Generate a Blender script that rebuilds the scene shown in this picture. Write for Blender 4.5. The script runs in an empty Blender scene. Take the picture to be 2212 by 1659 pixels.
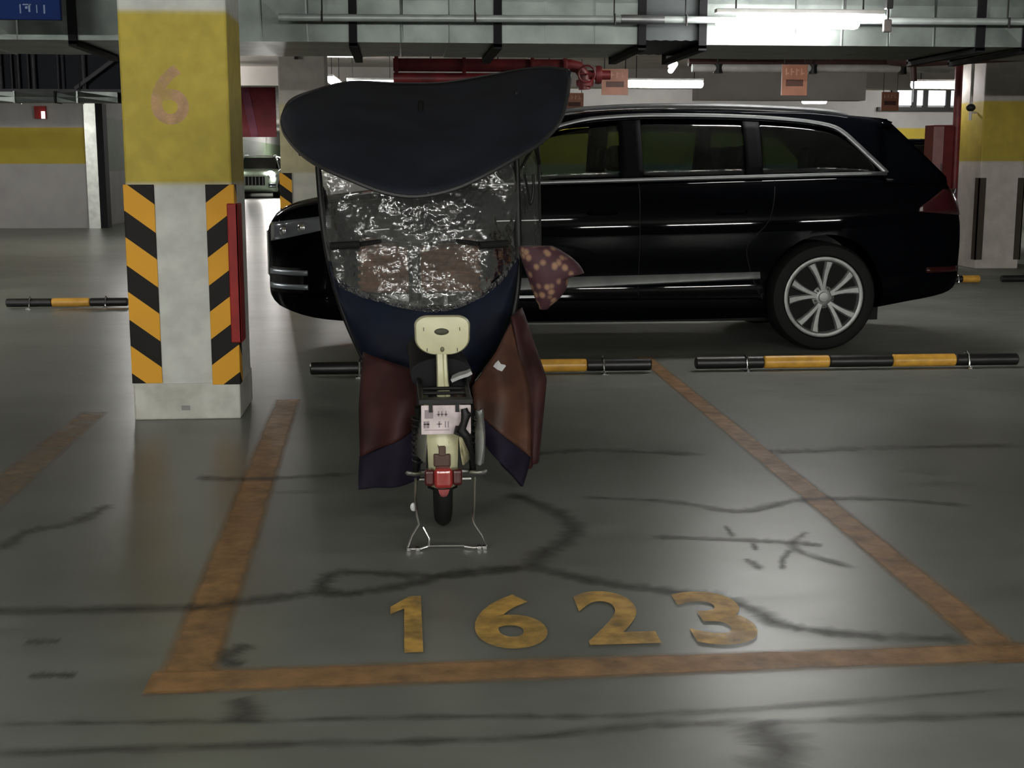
import bpy, math, random
from mathutils import Vector
random.seed(7)
sc = bpy.context.scene
COL = sc.collection

# ------------------------------------------------------------------ camera, exposure, world
PITCH = math.radians(9.4787)
YAW = math.radians(4.7815)
cam_d = bpy.data.cameras.new('camera')
cam_d.sensor_width = 36.0
cam_d.lens = 36.0 * 2830.0 / 2212.0
cam_d.clip_start = 0.05
cam_d.clip_end = 300
cam = bpy.data.objects.new('camera', cam_d)
cam.location = (0, 0, 1.33)
cam.rotation_euler = (math.pi / 2 - PITCH, 0, -YAW)
COL.objects.link(cam)
sc.camera = cam
sc.view_settings.view_transform = 'Standard'
sc.view_settings.look = 'None'
sc.view_settings.gamma = 1.0
sc.view_settings.use_curve_mapping = False
sc.view_settings.exposure = 0.45
sc.cycles.use_denoising = True
sc.cycles.max_bounces = 8
sc.cycles.transparent_max_bounces = 16
sc.cycles.sample_clamp_indirect = 4.0
world = bpy.data.worlds.new('world')
sc.world = world
world.use_nodes = True
world.node_tree.nodes['Background'].inputs[0].default_value = (0.5, 0.55, 0.6, 1)
world.node_tree.nodes['Background'].inputs[1].default_value = 0.02
STRONG = 400.0         # radiance of the strong lights across the driving lane, behind the camera
TUBE = 30.0            # radiance of the fluorescent tubes


# ------------------------------------------------------------------ helpers
def S(r, g, b):
    def f(c):
        c /= 255.0
        return c / 12.92 if c <= 0.04045 else ((c + 0.055) / 1.055) ** 2.4
    return (f(r), f(g), f(b), 1.0)


def mat(name, col, rough=0.6, metal=0.0, scale=8.0, vary=0.12, bump=0.0, spec=0.5, coat=0.0, col2=None, lo=0.35, hi=0.65):
    m = bpy.data.materials.new(name)
    m.use_nodes = True
    nt = m.node_tree
    p = nt.nodes['Principled BSDF']
    geo = nt.nodes.new('ShaderNodeNewGeometry')
    nz = nt.nodes.new('ShaderNodeTexNoise')
    nz.inputs['Scale'].default_value = scale
    nz.inputs['Detail'].default_value = 5
    nt.links.new(geo.outputs['Position'], nz.inputs['Vector'])
    rp = nt.nodes.new('ShaderNodeValToRGB')
    rp.color_ramp.elements[0].position = lo
    rp.color_ramp.elements[1].position = hi
    rp.color_ramp.elements[0].color = col2 if col2 else tuple(c * (1 - vary) for c in col[:3]) + (1,)
    rp.color_ramp.elements[1].color = col if col2 else tuple(min(1, c * (1 + vary)) for c in col[:3]) + (1,)
    nt.links.new(nz.outputs['Fac'], rp.inputs['Fac'])
    nt.links.new(rp.outputs['Color'], p.inputs['Base Color'])
    p.inputs['Roughness'].default_value = rough
    p.inputs['Metallic'].default_value = metal
    p.inputs['Specular IOR Level'].default_value = spec
    if coat:
        p.inputs['Coat Weight'].default_value = coat
        p.inputs['Coat Roughness'].default_value = 0.03
    if bump:
        b = nt.nodes.new('ShaderNodeBump')
        b.inputs['Strength'].default_value = bump
        b.inputs['Distance'].default_value = 0.02
        nt.links.new(nz.outputs['Fac'], b.inputs['Height'])
        nt.links.new(b.outputs['Normal'], p.inputs['Normal'])
    return m


def emit(name, col, strength):
    m = bpy.data.materials.new(name)
    m.use_nodes = True
    p = m.node_tree.nodes['Principled BSDF']
    p.inputs['Base Color'].default_value = (0.8, 0.8, 0.8, 1)
    p.inputs['Emission Color'].default_value = col
    p.inputs['Emission Strength'].default_value = strength
    return m


def zbands(m, bands):
    """bands: [(z, colour)...] painted colour by height above the floor, soft roller edges."""
    nt = m.node_tree
    p = nt.nodes['Principled BSDF']
    geo = [n for n in nt.nodes if n.type == 'NEW_GEOMETRY'][0]
    sep = nt.nodes.new('ShaderNodeSeparateXYZ')
    nt.links.new(geo.outputs['Position'], sep.inputs[0])
    mr = nt.nodes.new('ShaderNodeMapRange')
    mr.inputs['From Min'].default_value = 0
    mr.inputs['From Max'].default_value = 4.0
    nt.links.new(sep.outputs['Z'], mr.inputs['Value'])
    rp = nt.nodes.new('ShaderNodeValToRGB')
    els = rp.color_ramp.elements
    els[0].position = 0
    els[0].color = bands[0][1]
    els[1].position = 1
    els[1].color = bands[-1][1]
    prev = bands[0][1]
    for z, c in bands[1:]:
        e = els.new(max(0, (z - 0.012) / 4.0)); e.color = prev
        e = els.new((z + 0.012) / 4.0); e.color = c
        prev = c
    nt.links.new(mr.outputs[0], rp.inputs['Fac'])
    old = p.inputs['Base Color'].links[0].from_node
    old.color_ramp.elements[0].color = (0.82, 0.82, 0.82, 1)
    old.color_ramp.elements[1].color = (1, 1, 1, 1)
    mx = nt.nodes.new('ShaderNodeMix')
    mx.data_type = 'RGBA'
    mx.blend_type = 'MULTIPLY'
    mx.inputs[0].default_value = 1
    nt.links.new(rp.outputs['Color'], mx.inputs[6])
    nt.links.new(old.outputs['Color'], mx.inputs[7])
    nt.links.new(mx.outputs[2], p.inputs['Base Color'])
    return m


def sheet(name, tint, through, gloss_rough=0.05, haze=0.1, hazecol=(0.5, 0.5, 0.5, 1), bump=0.0, scale=6.0, refl=1.0):
    """thin clear sheet: glass pane or plastic film, seen through with a surface reflection and a little milkiness"""
    m = bpy.data.materials.new(name)
    m.use_nodes = True
    nt = m.node_tree
    nt.nodes.remove(nt.nodes['Principled BSDF'])
    out = nt.nodes['Material Output']
    tr = nt.nodes.new('ShaderNodeBsdfTransparent'); tr.inputs[0].default_value = tuple(c * through for c in tint[:3]) + (1,)
    df = nt.nodes.new('ShaderNodeBsdfDiffuse'); df.inputs[0].default_value = hazecol
    gl = nt.nodes.new('ShaderNodeBsdfGlossy'); gl.inputs['Roughness'].default_value = gloss_rough
    fr = nt.nodes.new('ShaderNodeFresnel'); fr.inputs[0].default_value = 1.5
    ml = nt.nodes.new('ShaderNodeMath'); ml.operation = 'MULTIPLY'; ml.inputs[1].default_value = refl
    nt.links.new(fr.outputs[0], ml.inputs[0])
    m1 = nt.nodes.new('ShaderNodeMixShader'); m1.inputs[0].default_value = haze
    m2 = nt.nodes.new('ShaderNodeMixShader')
    nt.links.new(tr.outputs[0], m1.inputs[1]); nt.links.new(df.outputs[0], m1.inputs[2])
    nt.links.new(ml.outputs[0], m2.inputs[0]); nt.links.new(m1.outputs[0], m2.inputs[1]); nt.links.new(gl.outputs[0], m2.inputs[2])
    nt.links.new(m2.outputs[0], out.inputs[0])
    if bump:
        geo = nt.nodes.new('ShaderNodeNewGeometry')
        nz = nt.nodes.new('ShaderNodeTexNoise'); nz.inputs['Scale'].default_value = scale; nz.inputs['Detail'].default_value = 3
        nt.links.new(geo.outputs['Position'], nz.inputs['Vector'])
        b = nt.nodes.new('ShaderNodeBump'); b.inputs['Strength'].default_value = bump; b.inputs['Distance'].default_value = 0.05
        nt.links.new(nz.outputs['Fac'], b.inputs['Height'])
        nt.links.new(b.outputs['Normal'], gl.inputs['Normal'])
        nt.links.new(b.outputs['Normal'], fr.inputs['Normal'])
    return m


def worn_paint(name, col, rough=0.5, amount=0.75, scale=9.0):
    """floor paint worn through in blotches, with soft edges from the mesh's 'fade' attribute"""
    m = mat(name, col, rough, scale=14, vary=0.22)
    nt = m.node_tree
    p = nt.nodes['Principled BSDF']
    geo = [n for n in nt.nodes if n.type == 'NEW_GEOMETRY'][0]
    nz = nt.nodes.new('ShaderNodeTexNoise'); nz.inputs['Scale'].default_value = scale; nz.inputs['Detail'].default_value = 6
    nz.inputs['Roughness'].default_value = 0.65
    nt.links.new(geo.outputs['Position'], nz.inputs['Vector'])
    mr = nt.nodes.new('ShaderNodeMapRange')
    mr.inputs['From Min'].default_value = 0.25; mr.inputs['From Max'].default_value = 0.6
    mr.inputs['To Min'].default_value = max(0, amount - 0.35); mr.inputs['To Max'].default_value = min(1, amount + 0.15)
    nt.links.new(nz.outputs['Fac'], mr.inputs['Value'])
    at = nt.nodes.new('ShaderNodeAttribute'); at.attribute_name = 'fade'
    mu = nt.nodes.new('ShaderNodeMath'); mu.operation = 'MULTIPLY'
    nt.links.new(mr.outputs[0], mu.inputs[0]); nt.links.new(at.outputs['Fac'], mu.inputs[1])
    nt.links.new(mu.outputs[0], p.inputs['Alpha'])
    return m


class MB:
    def __init__(self):
        self.v = []; self.f = []; self.fade = None

    def add(self, vs, fs):
        b = len(self.v)
        self.v += [tuple(p) for p in vs]
        self.f += [tuple(i + b for i in q) for q in fs]
        return self

    def box(self, x0, x1, y0, y1, z0, z1):
        return self.add([(x0, y0, z0), (x1, y0, z0), (x1, y1, z0), (x0, y1, z0), (x0, y0, z1), (x1, y0, z1), (x1, y1, z1), (x0, y1, z1)],
                        [(0, 3, 2, 1), (4, 5, 6, 7), (0, 1, 5, 4), (1, 2, 6, 5), (2, 3, 7, 6), (3, 0, 4, 7)])

    def obox(self, a, b, w, h, up=(0, 0, 1)):
        """a bar from a to b with section w x h"""
        a, b = Vector(a), Vector(b)
        d = (b - a).normalized(); u = Vector(up)
        s = d.cross(u)
        if s.length < 1e-4:
            s = d.cross(Vector((0, 1, 0)))
        s.normalize(); t = s.cross(d)
        vs = []
        for p in (a, b):
            for i, j in ((-1, -1), (1, -1), (1, 1), (-1, 1)):
                vs.append(p + s * (i * w / 2) + t * (j * h / 2))
        return self.add(vs, [(0, 1, 2, 3), (7, 6, 5, 4), (0, 4, 5, 1), (1, 5, 6, 2), (2, 6, 7, 3), (3, 7, 4, 0)])

    def tube(self, pts, r, n=10, closed=False):
        pts = [Vector(p) for p in pts]
        rs = r if isinstance(r, (list, tuple)) else [r] * len(pts)
        m = len(pts)
        vs, fs = [], []
        ref = None
        for i, p in enumerate(pts):
            if closed:
                d = pts[(i + 1) % m] - pts[i - 1]
            else:
                d = pts[min(i + 1, m - 1)] - pts[max(i - 1, 0)]
            d.normalize()
            if ref is None:
                ref = Vector((0, 0, 1)) if abs(d.z) < 0.9 else Vector((1, 0, 0))
            a = d.cross(ref).normalized(); b = a.cross(d)
            ref = b if abs(b.dot(d)) < 0.99 else ref
            for k in range(n):
                t = 2 * math.pi * k / n
                vs.append(p + (a * math.cos(t) + b * math.sin(t)) * rs[i])
        for i in range(m if closed else m - 1):
            j = (i + 1) % m
            for k in range(n):
                l = (k + 1) % n
                fs.append((i * n + k, j * n + k, j * n + l, i * n + l))
        if not closed:
            fs.append(tuple(range(n))); fs.append(tuple((m - 1) * n + k for k in reversed(range(n))))
        return self.add(vs, fs)

    def lathe(self, prof, c, axis='y', n=40):
        """prof: [(radius, along)]"""
        vs, fs = [], []
        for r, a in prof:
            for k in range(n):
                t = 2 * math.pi * k / n
                u, w = r * math.cos(t), r * math.sin(t)
                vs.append({'y': (c[0] + u, c[1] + a, c[2] + w), 'x': (c[0] + a, c[1] + u, c[2] + w), 'z': (c[0] + u, c[1] + w, c[2] + a)}[axis])
        m = len(prof)
        for i in range(m - 1):
            for k in range(n):
                l = (k + 1) % n
                fs.append((i * n + k, i * n + l, (i + 1) * n + l, (i + 1) * n + k))
        fs.append(tuple(reversed(range(n)))); fs.append(tuple((m - 1) * n + k for k in range(n)))
        return self.add(vs, fs)

    def grid(self, P, wrap=False):
        nu, nv = len(P), len(P[0])
        vs = [p for row in P for p in row]
        fs = []
        for i in range(nu - 1):
            for j in range(nv if wrap else nv - 1):
                k = (j + 1) % nv
                fs.append((i * nv + j, (i + 1) * nv + j, (i + 1) * nv + k, i * nv + k))
        return self.add(vs, fs)

    def ell(self, c, r, n=16, m=10):
        P = []
        for i in range(m + 1):
            t = math.pi * i / m
            P.append([(c[0] + r[0] * math.sin(t) * math.cos(2 * math.pi * k / n), c[1] + r[1] * math.sin(t) * math.sin(2 * math.pi * k / n), c[2] - r[2] * math.cos(t)) for k in range(n)])
        return self.grid(P, True)

    def build(self, name, material, parent=None, loc=None, smooth=False, angle=40, bevel=0, solid=0, sub=0, seg=2):
        if parent is not None:
            o0 = Vector(parent['_loc'])
        elif loc is not None:
            o0 = Vector(loc)
        else:
            xs = [p[0] for p in self.v]; ys = [p[1] for p in self.v]; zs = [p[2] for p in self.v]
            o0 = Vector(((min(xs) + max(xs)) / 2, (min(ys) + max(ys)) / 2, min(zs)))
        me = bpy.data.meshes.new(name)
        me.from_pydata([(p[0] - o0.x, p[1] - o0.y, p[2] - o0.z) for p in self.v], [], self.f)
        me.validate()
        me.update()
        if self.fade:
            a = me.attributes.new('fade', 'FLOAT', 'POINT')
            for i, w in enumerate(self.fade):
                a.data[i].value = w
        if smooth:
            me.shade_smooth()
            if angle:
                me.set_sharp_from_angle(angle=math.radians(angle))
        if material:
            me.materials.append(material)
        o = bpy.data.objects.new(name, me)
        COL.objects.link(o)
        if parent is not None:
            o.parent = parent
        else:
            o.location = o0
        o['_loc'] = tuple(o0)
        if solid:
            s = o.modifiers.new('solid', 'SOLIDIFY'); s.thickness = abs(solid); s.offset = 0 if solid > 0 else -1
        if bevel:
            b = o.modifiers.new('bevel', 'BEVEL'); b.width = bevel; b.segments = seg; b.limit_method = 'ANGLE'; b.angle_limit = math.radians(35)
        if sub:
            b = o.modifiers.new('sub', 'SUBSURF'); b.levels = sub; b.render_levels = sub
        return o


def fix_normals(me):
    import bmesh
    b = bmesh.new(); b.from_mesh(me)
    bmesh.ops.remove_doubles(b, verts=b.verts, dist=1e-5)
    bmesh.ops.recalc_face_normals(b, faces=b.faces)
    b.to_mesh(me); b.free()


def tag(o, label=None, cat=None, group=None, kind=None):
    if label: o['label'] = label
    if cat: o['category'] = cat
    if group: o['group'] = group
    if kind: o['kind'] = kind
    return o


def thing(name, loc, label, cat, group=None):
    o = bpy.data.objects.new(name, None)
    o.empty_display_size = 0.1
    COL.objects.link(o)
    o.location = loc
    o['_loc'] = tuple(loc)
    return tag(o, label, cat, group)


def copy_tree(o, parent=None):
    c = o.copy()
    COL.objects.link(c)
    if parent is not None:
        c.parent = parent
    for ch in list(o.children):
        copy_tree(ch, c)
    return c


def lerp_curve(pts, t):
    """point at fraction t of a polyline by arc length"""
    d = [0]
    for a, b in zip(pts, pts[1:]):
        d.append(d[-1] + math.dist(a, b))
    s = t * d[-1]
    for i in range(len(pts) - 1):
        if s <= d[i + 1] + 1e-9:
            k = (s - d[i]) / max(1e-9, d[i + 1] - d[i])
            return tuple(a + (b - a) * k for a, b in zip(pts[i], pts[i + 1]))
    return tuple(pts[-1])


def smooth_curve(pts, n):
    """Catmull-Rom through pts"""
    out = []
    m = len(pts) - 1
    for i in range(n + 1):
        t = i / n * m
        k = min(int(t), m - 1); f = t - k
        p0, p1, p2, p3 = pts[max(k - 1, 0)], pts[k], pts[k + 1], pts[min(k + 2, m)]
        out.append(tuple(0.5 * (2 * b + (c - a) * f + (2 * a - 5 * b + 4 * c - d) * f * f + (3 * b - a - 3 * c + d) * f ** 3) for a, b, c, d in zip(p0, p1, p2, p3)))
    return out


def interp(tab, x):
    if x <= tab[0][0]: return tab[0][1]
    for (a, p), (b, q) in zip(tab, tab[1:]):
        if x <= b:
            t = (x - a) / (b - a)
            return p + (q - p) * t
    return tab[-1][1]


def sinterp(tab, x):
    """monotone-ish smooth interpolation (Catmull-Rom slopes)"""
    if x <= tab[0][0]: return tab[0][1]
    if x >= tab[-1][0]: return tab[-1][1]
    for i in range(len(tab) - 1):
        (a, p), (b, q) = tab[i], tab[i + 1]
        if x <= b:
            h = b - a; t = (x - a) / h
            s0 = (q - tab[i - 1][1]) / (b - tab[i - 1][0]) if i else (q - p) / h
            s1 = (tab[i + 2][1] - p) / (tab[i + 2][0] - a) if i + 2 < len(tab) else (q - p) / h
            t2, t3 = t * t, t ** 3
            return (2 * t3 - 3 * t2 + 1) * p + (t3 - 2 * t2 + t) * h * s0 + (-2 * t3 + 3 * t2) * q + (t3 - t2) * h * s1


# ------------------------------------------------------------------ materials
M = {}
M['white_paint'] = mat('white_wall_paint', S(196, 198, 192), 0.7, scale=5, vary=0.06)
M['dark'] = mat('dark_metal', (0.012, 0.012, 0.013, 1), 0.55, 0.2)
M['black_rubber'] = mat('black_rubber', (0.005, 0.005, 0.005, 1), 0.8, scale=30, spec=.25)
M['galv'] = mat('galvanised_sheet', (0.125, 0.142, 0.134, 1), 0.42, 0.8, scale=3.5, vary=0.25)
M['galv_dark'] = mat('dark_duct_canvas', (0.05, 0.06, 0.06, 1), 0.7, scale=4)
M['angle_iron'] = mat('dark_angle_iron', (0.008, 0.008, 0.009, 1), 0.7, 0.0, spec=.15)
M['pipe_grey'] = mat('grey_pipe_paint', (0.38, 0.42, 0.41, 1), 0.4, 0.2)
M['pipe_white'] = mat('white_pipe_paint', (0.6, 0.57, 0.55, 1), 0.5)
M['red_pipe'] = mat('red_fire_pipe_paint', (0.15, 0.014, 0.016, 1), 0.5, scale=6, vary=0.3)
M['red_box'] = mat('red_cabinet_paint', (0.27, 0.018, 0.016, 1), 0.5, spec=.2, scale=8, vary=0.15)
M['chrome'] = mat('chrome', (0.75, 0.76, 0.78, 1), 0.12, 1.0)
M['satin_chrome'] = mat('satin_chrome_trim', (0.26, 0.27, 0.275, 1), 0.42, 0.9)
M['tube'] = emit('tube_light', (1.0, 0.97, 0.95, 1), TUBE)
M['tube_strong'] = emit('strong_unseen_tube', (1.0, .98, .93, 1), STRONG)
M['fill_mid'] = emit('bright_fill_tube', (1.0, .98, .93, 1), 150.0)
M['fill_lane'] = emit('lane_fill_tube', (.97, 1.0, .95, 1), 120.0)
M['tube_bay'] = emit('bay_tube_light', (1.0, .98, .93, 1), 75.0)
M['tube_front'] = emit('front_tube_light', (1.0, .98, .96, 1), 45.0)
M['tube_dim'] = emit('ageing_tube_light', (0.85, 0.95, 0.88, 1), 3.0)
M['fixture'] = mat('white_fixture_enamel', (0.6, 0.6, 0.58, 1), 0.4)

# ------------------------------------------------------------------ the setting
# floor: worn grey-green coating, slightly glossy
fm = mat('worn_floor_coating', (0.185, 0.197, 0.176, 1), 0.42, scale=1.1, col2=(0.125, 0.131, 0.112, 1), lo=0.3, hi=0.7, spec=0.5)
nt = fm.node_tree
pn = nt.nodes['Principled BSDF']
geo = [n for n in nt.nodes if n.type == 'NEW_GEOMETRY'][0]
n2 = nt.nodes.new('ShaderNodeTexNoise'); n2.inputs['Scale'].default_value = 4.5; n2.inputs['Detail'].default_value = 3; n2.inputs['Roughness'].default_value = 0.5
mp = nt.nodes.new('ShaderNodeMapping'); mp.inputs['Scale'].default_value = (0.6, 1.6, 1)
nt.links.new(geo.outputs['Position'], mp.inputs['Vector']); nt.links.new(mp.outputs[0], n2.inputs['Vector'])
r2 = nt.nodes.new('ShaderNodeMapRange'); r2.inputs['From Min'].default_value = 0.2; r2.inputs['From Max'].default_value = 0.8
r2.inputs['To Min'].default_value = 0.29; r2.inputs['To Max'].default_value = 0.38
nt.links.new(n2.outputs['Fac'], r2.inputs['Value'])
# the bays across the back are dusty and dull, the rest is polished by tyres
sx = nt.nodes.new('ShaderNodeSeparateXYZ'); nt.links.new(geo.outputs['Position'], sx.inputs[0])
ma = nt.nodes.new('ShaderNodeMapRange'); ma.interpolation_type = 'SMOOTHSTEP'; ma.inputs['From Min'].default_value = -.9; ma.inputs['From Max'].default_value = 1.6
mb_ = nt.nodes.new('ShaderNodeMapRange'); mb_.interpolation_type = 'SMOOTHSTEP'; mb_.inputs['From Min'].default_value = 5.8; mb_.inputs['From Max'].default_value = 8.2
nt.links.new(sx.outputs['X'], ma.inputs['Value']); nt.links.new(sx.outputs['Y'], mb_.inputs['Value'])
dm = nt.nodes.new('ShaderNodeMath'); dm.operation = 'MULTIPLY'; nt.links.new(ma.outputs[0], dm.inputs[0]); nt.links.new(mb_.outputs[0], dm.inputs[1])
rm = nt.nodes.new('ShaderNodeMix'); rm.inputs[3].default_value = .72
nt.links.new(dm.outputs[0], rm.inputs[0]); nt.links.new(r2.outputs[0], rm.inputs[2]); nt.links.new(rm.outputs[0], pn.inputs['Roughness'])
r3 = nt.nodes.new('ShaderNodeMapRange'); r3.inputs['From Min'].default_value = 0.2; r3.inputs['From Max'].default_value = 0.8
r3.inputs['To Min'].default_value = 0.86; r3.inputs['To Max'].default_value = 1.12
nt.links.new(n2.outputs['Fac'], r3.inputs['Value'])
mx = nt.nodes.new('ShaderNodeMix'); mx.data_type = 'RGBA'; mx.blend_type = 'MULTIPLY'; mx.inputs[0].default_value = 1
old = pn.inputs['Base Color'].links[0].from_node
nt.links.new(old.outputs['Color'], mx.inputs[6]); nt.links.new(r3.outputs[0], mx.inputs[7]); nt.links.new(mx.outputs[2], pn.inputs['Base Color'])
floor = MB().box(-32, 32, -36, 80, -0.2, 0).build('floor', fm)
tag(floor, kind='structure')

ceil_m = mat('bare_concrete_soffit', (0.42, 0.39, 0.355, 1), 0.85, scale=0.9, vary=0.2)
ceiling = tag(MB().box(-32, 32, -36, 80, 3.05, 3.3).build('ceiling', ceil_m), kind='structure')

YEL = S(178, 158, 52); GRY = S(168, 166, 164); WHT = S(196, 198, 192)
wm = zbands(mat('banded_wall_paint', (1, 1, 1, 1), 0.75, scale=1.5), [(0, GRY), (1.36, YEL), (2.12, GRY)])
tag(MB().box(-2.0, 32, 28.0, 28.4, 0, 3.05).build('wall_back', wm), kind='structure')
tag(MB().box(-32, -6.55, 29.0, 29.3, 0, 3.05).build('wall_left', wm), kind='structure')
wg = zbands(mat('lane_wall_paint', (1, 1, 1, 1), 0.7, scale=1.5), [(0, GRY), (1.2, S(112, 128, 104)), (2.4, GRY)])
tag(MB().box(-6.75, -6.55, 29.3, 80, 0, 3.05).build('wall_lane', wg), kind='structure')
tag(MB().box(-6.55, -2.0, 79.6, 80, 0, 3.05).build('wall_end', wg), kind='structure')
tag(MB().box(-2.0, -1.8, 28.4, 79.6, 0, 3.05).build('wall_right', wg), kind='structure')
tag(MB().box(-32, 32, -36.2, -36, 0, 3.05).build('wall_front', wm), kind='structure')
tag(MB().box(-32.2, -32, -36, 29, 0, 3.05).build('wall_west', wm), kind='structure')
tag(MB().box(32, 32.2, -36, 28, 0, 3.05).build('wall_east', wm), kind='structure')
# concrete beams under the slab
beam_m = mat('painted_beam', (0.40, 0.375, 0.35, 1), 0.8, scale=1.2, vary=0.1)
tag(MB().box(4.9, 7.75, 21.8, 22.2, 2.40, 3.05).build('trim_1', beam_m), kind='structure')
tag(MB().box(-12, 12, 12.2, 12.6, 2.62, 3.05).build('trim_2', beam_m), kind='structure')
tag(MB().box(-12, 20, 24.0, 24.5, 2.72, 3.05).build('trim_3', beam_m), kind='structure')
# bright corner strip where the left wall turns into the lane
tag(MB().box(-6.66, -6.42, 28.86, 28.995, 0.0, 2.62).build('trim_4', mat('corner_strip_steel', (0.6, 0.62, 0.58, 1), 0.3, 0.6)), kind='structure')
tag(MB().box(-6.42, -6.28, 28.90, 29.3, 0.0, 2.62).build('trim_5', M['angle_iron']), kind='structure')


# floor cracks and tar-filled joints: thin irregular ribbons lying on the floor
def ribbon(pts, w, z=0.0012, n=None, jit=0.35, seed=1):
    rnd = random.Random(seed)
    n = n or len(pts) * 8
    c = smooth_curve(pts, n)
    mb = MB(); P = []; fade = []
    for i, p in enumerate(c):
        q0, q1 = c[max(i - 1, 0)], c[min(i + 1, n)]
        dx, dy = q1[0] - q0[0], q1[1] - q0[1]
        l = math.hypot(dx, dy) or 1
        nx, ny = -dy / l, dx / l
        ww = w * (1 + rnd.uniform(-jit, jit)); off = rnd.uniform(-jit, jit) * w * 0.3
        end = min(1, i / 2.5, (n - i) / 2.5)
        row = []
        for k, fd in ((-1, 0), (-0.5, 0.5), (0, 1), (0.5, 0.5), (1, 0)):
            s = off + k * ww
            row.append((p[0] + nx * s, p[1] + ny * s, z))
            fade.append(fd * end)
        P.append(row)
    mb.grid(P); mb.fade = fade
    return mb


crack_m = worn_paint('tar_crack_stain', (0.045, 0.046, 0.040, 1), 0.5, 0.60, 6)
joint_m = worn_paint('faint_joint_stain', (0.05, 0.05, 0.043, 1), 0.5, 0.42, 6)
CR = [
    ([(-1.6, 3.905), (-1.22, 3.903), (-.672, 3.886), (-.51, 3.928), (-.289, 3.99), (-.172, 3.985), (-.027, 4.041), (.187, 4.17), (.42, 4.195), (.626, 4.03), (.859, 3.91), (.998, 3.86)], .028),
    ([(.98, 3.86), (1.06, 3.70), (1.097, 3.595), (1.284, 3.495), (1.581, 3.421)], .026),
    ([(-.273, 3.984), (-.268, 4.10), (-.211, 4.20), (0, 4.16), (.184, 4.134), (.389, 4.20)], .026),
    ([(.42, 4.20), (.466, 4.344), (.611, 4.591), (.586, 4.884), (.426, 5.225)], .034),
    ([(.70, 5.126), (1.059, 5.021), (1.3, 4.859), (1.564, 5.0), (1.909, 5.0), (2.228, 4.851)], .024),
    ([(.875, 4.539), (1.119, 4.488), (1.357, 4.427), (1.474, 4.371)], .02),
    ([(1.7, 5.92), (1.838, 5.905), (2.255, 5.943), (2.944, 5.948)], .034),
    ([(-1.0, 2.905), (-.357, 2.901), (.235, 2.888), (.574, 2.935), (.913, 2.928), (1.504, 2.919), (2.0, 2.92)], .016),
    ([(-1.0, 3.07), (-.427, 3.04), (.132, 3.02), (.585, 2.996), (1.578, 3.072)], .012),
    ([(-1.415, 4.556), (-1.384, 4.789), (-1.246, 4.904), (-1.166, 5.171)], .028),
    ([(1.19, 4.66), (1.18, 4.50)], .010), ([(1.23, 4.42), (1.22, 4.33)], .010),
    ([(1.34, 4.33), (1.28, 4.22), (1.25, 4.12)], .010), ([(1.155, 4.24), (1.175, 4.17), (1.172, 4.12)], .014),
    ([(-1.075, 3.632), (-1.03, 3.628), (-.978, 3.625)], .020), ([(-.998, 3.371), (-.93, 3.37), (-.87, 3.366)], .018),
    ([(-.43, 3.18), (-.40, 3.10), (-.41, 3.03)], .035), ([(-.44, 3.56), (-.50, 3.46), (-.44, 3.40)], .025),
    ([(.83, 2.93), (.86, 2.80), (.80, 2.66)], .05), ([(1.5, 4.1), (1.36, 4.35), (1.47, 4.55)], .014),
    ([(-.9, 5.6), (-.6, 5.55), (-.2, 5.62)], .03), ([(.55, 5.9), (.9, 6.0), (1.4, 5.85)], .03),
]
for i, (p, w) in enumerate(CR):
    o = ribbon(p, w * 1.7, 0.0030 + 0.00008 * i, seed=i + 3).build('floor_crack', joint_m if i in (7, 8) else crack_m, parent=floor)


def strip_paint(quad, name, material, label, cat, group=None, nx=24, ny=4, z=0.0016, soft=0.2):
    """quad: four floor corners a,b,c,d; long side a-b, c-d opposite (a-d short)"""
    a, b, c, d = [Vector(q) for q in quad]
    mb = MB(); P = []; fade = []
    ts = [0, soft, 1 - soft, 1]
    for i in range(nx + 1):
        u = i / nx
        row = []
        for k, t in enumerate(ts):
            q = (a.lerp(b, u)).lerp(d.lerp(c, u), t)
            row.append((q.x, q.y, z)); fade.append(0.0 if k in (0, 3) else 1)
        P.append(row)
    mb.grid(P); mb.fade = fade
    o = mb.build(name, material)
    return tag(o, label, cat, group)


line_m = worn_paint('faded_orange_line_paint', S(158, 120, 78), 0.5, 0.78, 5)
line_f = worn_paint('rubbed_tan_line_paint', S(140, 116, 86), 0.55, 0.55, 5)
strip_paint([(-.665, 3.23), (-.75, 7.5), (-.585, 7.5), (-.49, 3.23)], 'parking_line', line_m, 'orange parking line running from the front line back to the striped pillar', 'marking')
strip_paint([(1.57, 3.25), (1.62, 9.0), (1.745, 9.0), (1.72, 3.25)], 'parking_line', line_m, 'orange parking line on the right, running back between the two wheel stops', 'marking')
strip_paint([(-.675, 3.21), (1.74, 3.245), (1.74, 3.405), (-.675, 3.395)], 'parking_line', line_m, 'broad orange line across the front of the parking bay', 'marking', z=0.0024)
strip_paint([(-1.79, 4.0), (-1.77, 7.2), (-1.60, 7.2), (-1.55, 4.0)], 'parking_line', line_f, 'rubbed tan line at the left edge, left of the striped pillar', 'marking')
strip_paint([(-3.2, 12.4), (-2.4, 12.4), (-2.4, 12.6), (-3.2, 12.6)], 'parking_line', line_f, 'faint brown line on the floor just left of the striped pillar, far back', 'marking')


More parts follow.
